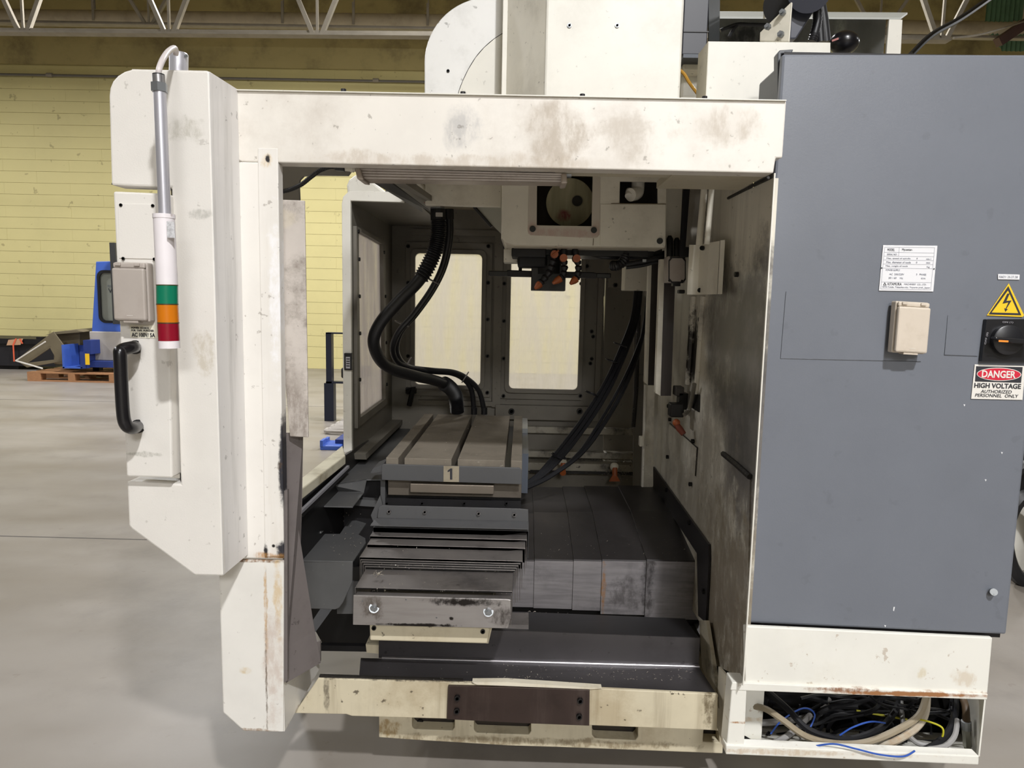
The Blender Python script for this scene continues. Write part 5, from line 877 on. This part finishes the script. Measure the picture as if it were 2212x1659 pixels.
# ================================================================== LEFT COVER (grey stepped chute)
lc_ = T('left_way_cover', 'grey painted stepped cover along the left of the table', 'way cover', at(700, 1315, 1.9))
za_, zb_, zd_ = at(700, 1211, 1.9).z, at(724, 1093.5, 2.12).z, at(750, 1047, 2.26).z
pz_ = lambda px, py, z: atZ(px, py, z)
O('front_face', B().pslab([(639.5, 1210), (762, 1212.5), (761, 1258), (741, 1302), (733, 1313), (724, 1317), (640, 1314)], 1.9, .006), chute_m, lc_, bev=.002)
O('lower_top', B().prism([pz_(639.5, 1210, za_), pz_(762, 1212.5, za_), pz_(790, 1172, za_), pz_(789, 1162, za_), pz_(774, 1154, za_), pz_(791, 1130, za_), pz_(770, 1124, za_), pz_(753, 1125, za_), pz_(734, 1153, za_), pz_(688, 1153, za_)], (0, 0, -.005)), chute_m, lc_, bev=.001)
O('lower_side', B().prism([pz_(640, 1211, za_) , pz_(688, 1153, za_), pz_(688, 1153, za_) + Vector((0, 0, -.12)), pz_(640, 1211, za_) + Vector((0, 0, -.13))], (.005, 0, 0)), chute_m, lc_)
O('mid_top', B().prism([pz_(688, 1093, zb_), pz_(762, 1094.5, zb_), pz_(787, 1063, zb_), pz_(722, 1061, zb_), pz_(712, 1064, zb_)], (0, 0, -.004)), chute_m, lc_, bev=.001)
sidep = [pz_(688, 1093, zb_), pz_(712, 1064, zb_), pz_(712, 1064, zb_) + Vector((.0, 0, -.10)), at(691, 1152, 2.07), at(684, 1140, 2.08), at(682, 1110, 2.10)]
O('mid_side', B().prism(sidep, (.005, 0, 0)), chute_m, lc_)
O('long_top', B().prism([pz_(714, 1049, zd_), pz_(792, 1036, zd_), pz_(832, 1036, zd_), pz_(850, 985, zd_), pz_(900, 903, zd_), pz_(856, 902, zd_), pz_(760, 1004, zd_)], (0, 0, -.004)), chute_m, lc_, bev=.001)
O('long_front', B().prism([pz_(714, 1049, zd_), pz_(792, 1036, zd_), pz_(786, 1064, zb_) , pz_(716, 1062, zb_)], (0, .005, 0)), chute_m, lc_)
O('inner_wall', B().pslab([(730, 1037), (832, 1037), (828, 1250), (700, 1250), (690, 1060)], 2.36, .01), darkm, lc_); O('inner_step', B().pslab([(760, 1078), (826, 1082), (824, 1096), (764, 1092)], 2.3, .03), chute_m, lc_)
O('skirt', B().pslab([(726, 1255), (790, 1256), (790, 1326), (728, 1326)], 2.0, .006), chute_m, lc_)
# ================================================================== CHIP TRAY, BASE
zB = .30; ydn = lambda py, z: None
ctm = T('chip_tray', 'dark oily chip tray below the way covers', 'tray', at(1160, 1470, 1.8))
A = [atZ(822, 1431, zB), atZ(1506, 1431, zB)]; ytr = (A[0].y + A[1].y) / 2
xl_, xr_ = at(818, 1431, ytr).x, at(1510, 1431, ytr).x
zr = at(1160, 1366, ytr + .004).z; zf = at(1100, 1474, 1.80).z
O('rear_plate', B().prism([(xl_, ytr, zB), (xr_, ytr, zB), (xr_, ytr + .004, zr - .004), (xl_, ytr + .004, zr + .006)], (0, .004, 0)), tray_m, ctm)
O('bend', B().tube([(xl_ + .01, ytr - .003, zB + .002), (xr_, ytr - .003, zB + .002)], .006, 10), M('worn_bend_steel', (150, 147, 150), .28, .85, var=.03), ctm, smooth=True)
O('floor_plate', B().prism([(xl_ - .05, ytr - .002, zB), (xr_, ytr - .002, zB), at(1552, 1506, 1.73), at(1100, 1482, 1.73), at(775, 1468, 1.73)], (0, 0, -.004)), tray_m, ctm)
O('rear_ledge', B().prism([(xl_, ytr + .004, zr + .004), (xr_, ytr + .004, zr - .006), (xr_, 2.06, zr - .03), (xl_, 2.06, zr - .015)], (0, 0, -.004)), darkm, ctm)
O('ledge_strip', B().bpx(1052, 1349, 1142, 1360, ytr + .03, .08), steel, ctm)
bs_ = T('bed_casting', 'cream cast base rail with a brown plate in the middle', 'machine base', at(1100, 1630, 1.75))
O('rail', B().pslab([(687, 1465.5), (967, 1473), (1275, 1486.5), (1551, 1500), (1549, 1578), (1274, 1567), (965, 1553), (760, 1547), (748, 1543), (636, 1541)], 1.72, .010), castm, bs_, bev=.002)
O('rail_top', B().pslab([(690, 1459), (1000, 1469), (1000, 1478), (688, 1470)], 1.725, .008), grimeblack, bs_)
O('peeling_lip', B().pslab([(1020, 1474), (1095, 1473.5), (1300, 1487), (1275, 1489), (1100, 1482), (1030, 1479)], 1.716, .02), castw, bs_)
bp = O('brown_plate', B().pslab([(968, 1482), (1100, 1485), (1274, 1491), (1273, 1568), (1120, 1562), (965, 1554)], 1.712, .008), brown, bs_, bev=.001)
for px, py in ((988, 1506), (987, 1534), (1253, 1512), (1251, 1546)): O('plate_bolt', bolt(B(), at(px, py, 1.712), .0075, .008), oily, bp)
YC = 1.80
cast_o = [(818.5, 1545), (1563, 1572), (1561, 1628), (1200, 1614), (1100, 1611), (878, 1597.5), (818.5, 1593)]
pk = [[(890, 1550), (982, 1553), (982, 1572), (977, 1578), (895, 1575), (890, 1570)], [(1024, 1556), (1147, 1560), (1147, 1580), (1142, 1587), (1029, 1583), (1024, 1577)], [(1279, 1566), (1378, 1570), (1378, 1592), (1372, 1599), (1285, 1595), (1279, 1588)], [(1520, 1577), (1554, 1579), (1554, 1604), (1518, 1602)]]
O('casting', B().pslab(cast_o, YC, .04, pk), castm, bs_, bev=.003)
for q in pk:
    xs = [p[0] for p in q]; ys = [p[1] for p in q]; O('recess', B().bpx(min(xs) - 4, min(ys) - 4, max(xs) + 4, max(ys) + 4, YC + .042, .01), M('recess_dark', (48, 40, 32), .6, var=.1, grime=((24, 20, 16), .6, 14)), bs_)
for px, py in ((908, 1560),): O('recess_bolt', bolt(B(), at(px, py, YC + .04), .010, .006), oily, bs_)
xl2, xr2 = at(830, 1600, 1.84).x, at(1555, 1600, 1.84).x
O('bed', B().box(xl2, xr2 + .05, 1.845, 3.2, at(830, 1590, 1.84).z + .0, at(1100, 1500, 1.84).z - .02), castm, bs_)
for x in (xl2 + .12, (xl2 + xr2) / 2, xr2 - .1):
    for y in (2.3, 3.0): O('levelling_foot', B().cyl((x, y, 0), (x, y, at(830, 1590, 1.84).z + .01), .045, n=14), darkm, bs_)
# ================================================================== SWARF
sv = B(); rnd = random.Random(3)
def chip(p, L, up=(0, 0, 1)):
    a = rnd.uniform(0, 6.28); d = Vector((math.cos(a), math.sin(a), rnd.uniform(-.1, .5))) * L; w_ = Vector((-math.sin(a), math.cos(a), .3)) * L * .22
    m = p + d * .5 + Vector((0, 0, L * .25)); v = [sv.m.verts.new(q) for q in (p, p + w_, m + w_, m, p + d, p + d + w_)]
    sv.m.faces.new((v[0], v[1], v[2], v[3])); sv.m.faces.new((v[3], v[2], v[5], v[4]))
def scat(n, fz, x0, y0, x1, y1, L=.004, cl=0):
    for _ in range(n):
        px, py = rnd.uniform(x0, x1), rnd.uniform(y0, y1)
        if cl: px, py = rnd.gauss((x0 + x1) / 2, (x1 - x0) / 4), rnd.gauss((y0 + y1) / 2, (y1 - y0) / 4)
        chip(fz(px, py), L * rnd.uniform(.5, 1.5))
trz = lambda px, py: (lambda t: Vector((0, 0, 0)))(0)
def on_tray(px, py):
    a = Vector((xl_, ytr - .002, zB)); b = Vector((xr_, ytr - .002, zB)); c = at(1100, 1482, 1.73); n = (b - a).cross(c - a).normalized(); return atP(px, py, a + n * .001 * (1 if n.z > 0 else -1), n)
scat(150, on_tray, 1060, 1436, 1500, 1470, .0045); scat(25, on_tray, 830, 1440, 1060, 1460, .004)
zs2 = at(930, 1250, 1.83).z
scat(26, lambda x, y: at(x, y, 1.79) if False else atZ(x, y, at(930, 1269, 1.755).z + .006), 785, 1228, 1100, 1264, .004); scat(16, lambda x, y: atZ(x, y, at(930, 1269, 1.755).z + .006), 805, 1236, 826, 1246, .008, 1)
scat(14, lambda x, y: atZ(x, y, at(930, 1206, 1.892).z + .003), 800, 1180, 1120, 1204, .004); scat(24, lambda x, y: at(x, y + (x - 785) * .018, 1.873), 790, 1218, 1110, 1226, .004)
scat(22, lambda x, y: at(x, y + (x - 770) * .024, 1.75), 775, 1268, 1100, 1276, .004)
scat(60, lambda x, y: atZ(x, y, .512), 1160, 1130, 1500, 1206, .0045); scat(26, lambda x, y: at(x, y, 2.15), 1100, 1320, 1260, 1338, .007, 1)
scat(26, lambda x, y: atZ(x, y, za_ + .003), 700, 1150, 780, 1200, .0045); scat(30, lambda x, y: atZ(x, y, za_ + .004), 700, 1080, 790, 1150, .005)
scat(36, lambda x, y: atZ(x, y, tz + .002), 850, 900, 1120, 985, .0035)
scat(150, lambda x, y: at(x, y, YR - .1), 1300, 1005, 1370, 1040, .007, 1); scat(90, lambda x, y: at(x, y, YR - .1), 1230, 990, 1370, 1003, .006)
O('metal_swarf', sv, chipm, label='bright metal chips scattered over covers and tray', cat='swarf', kind='stuff')
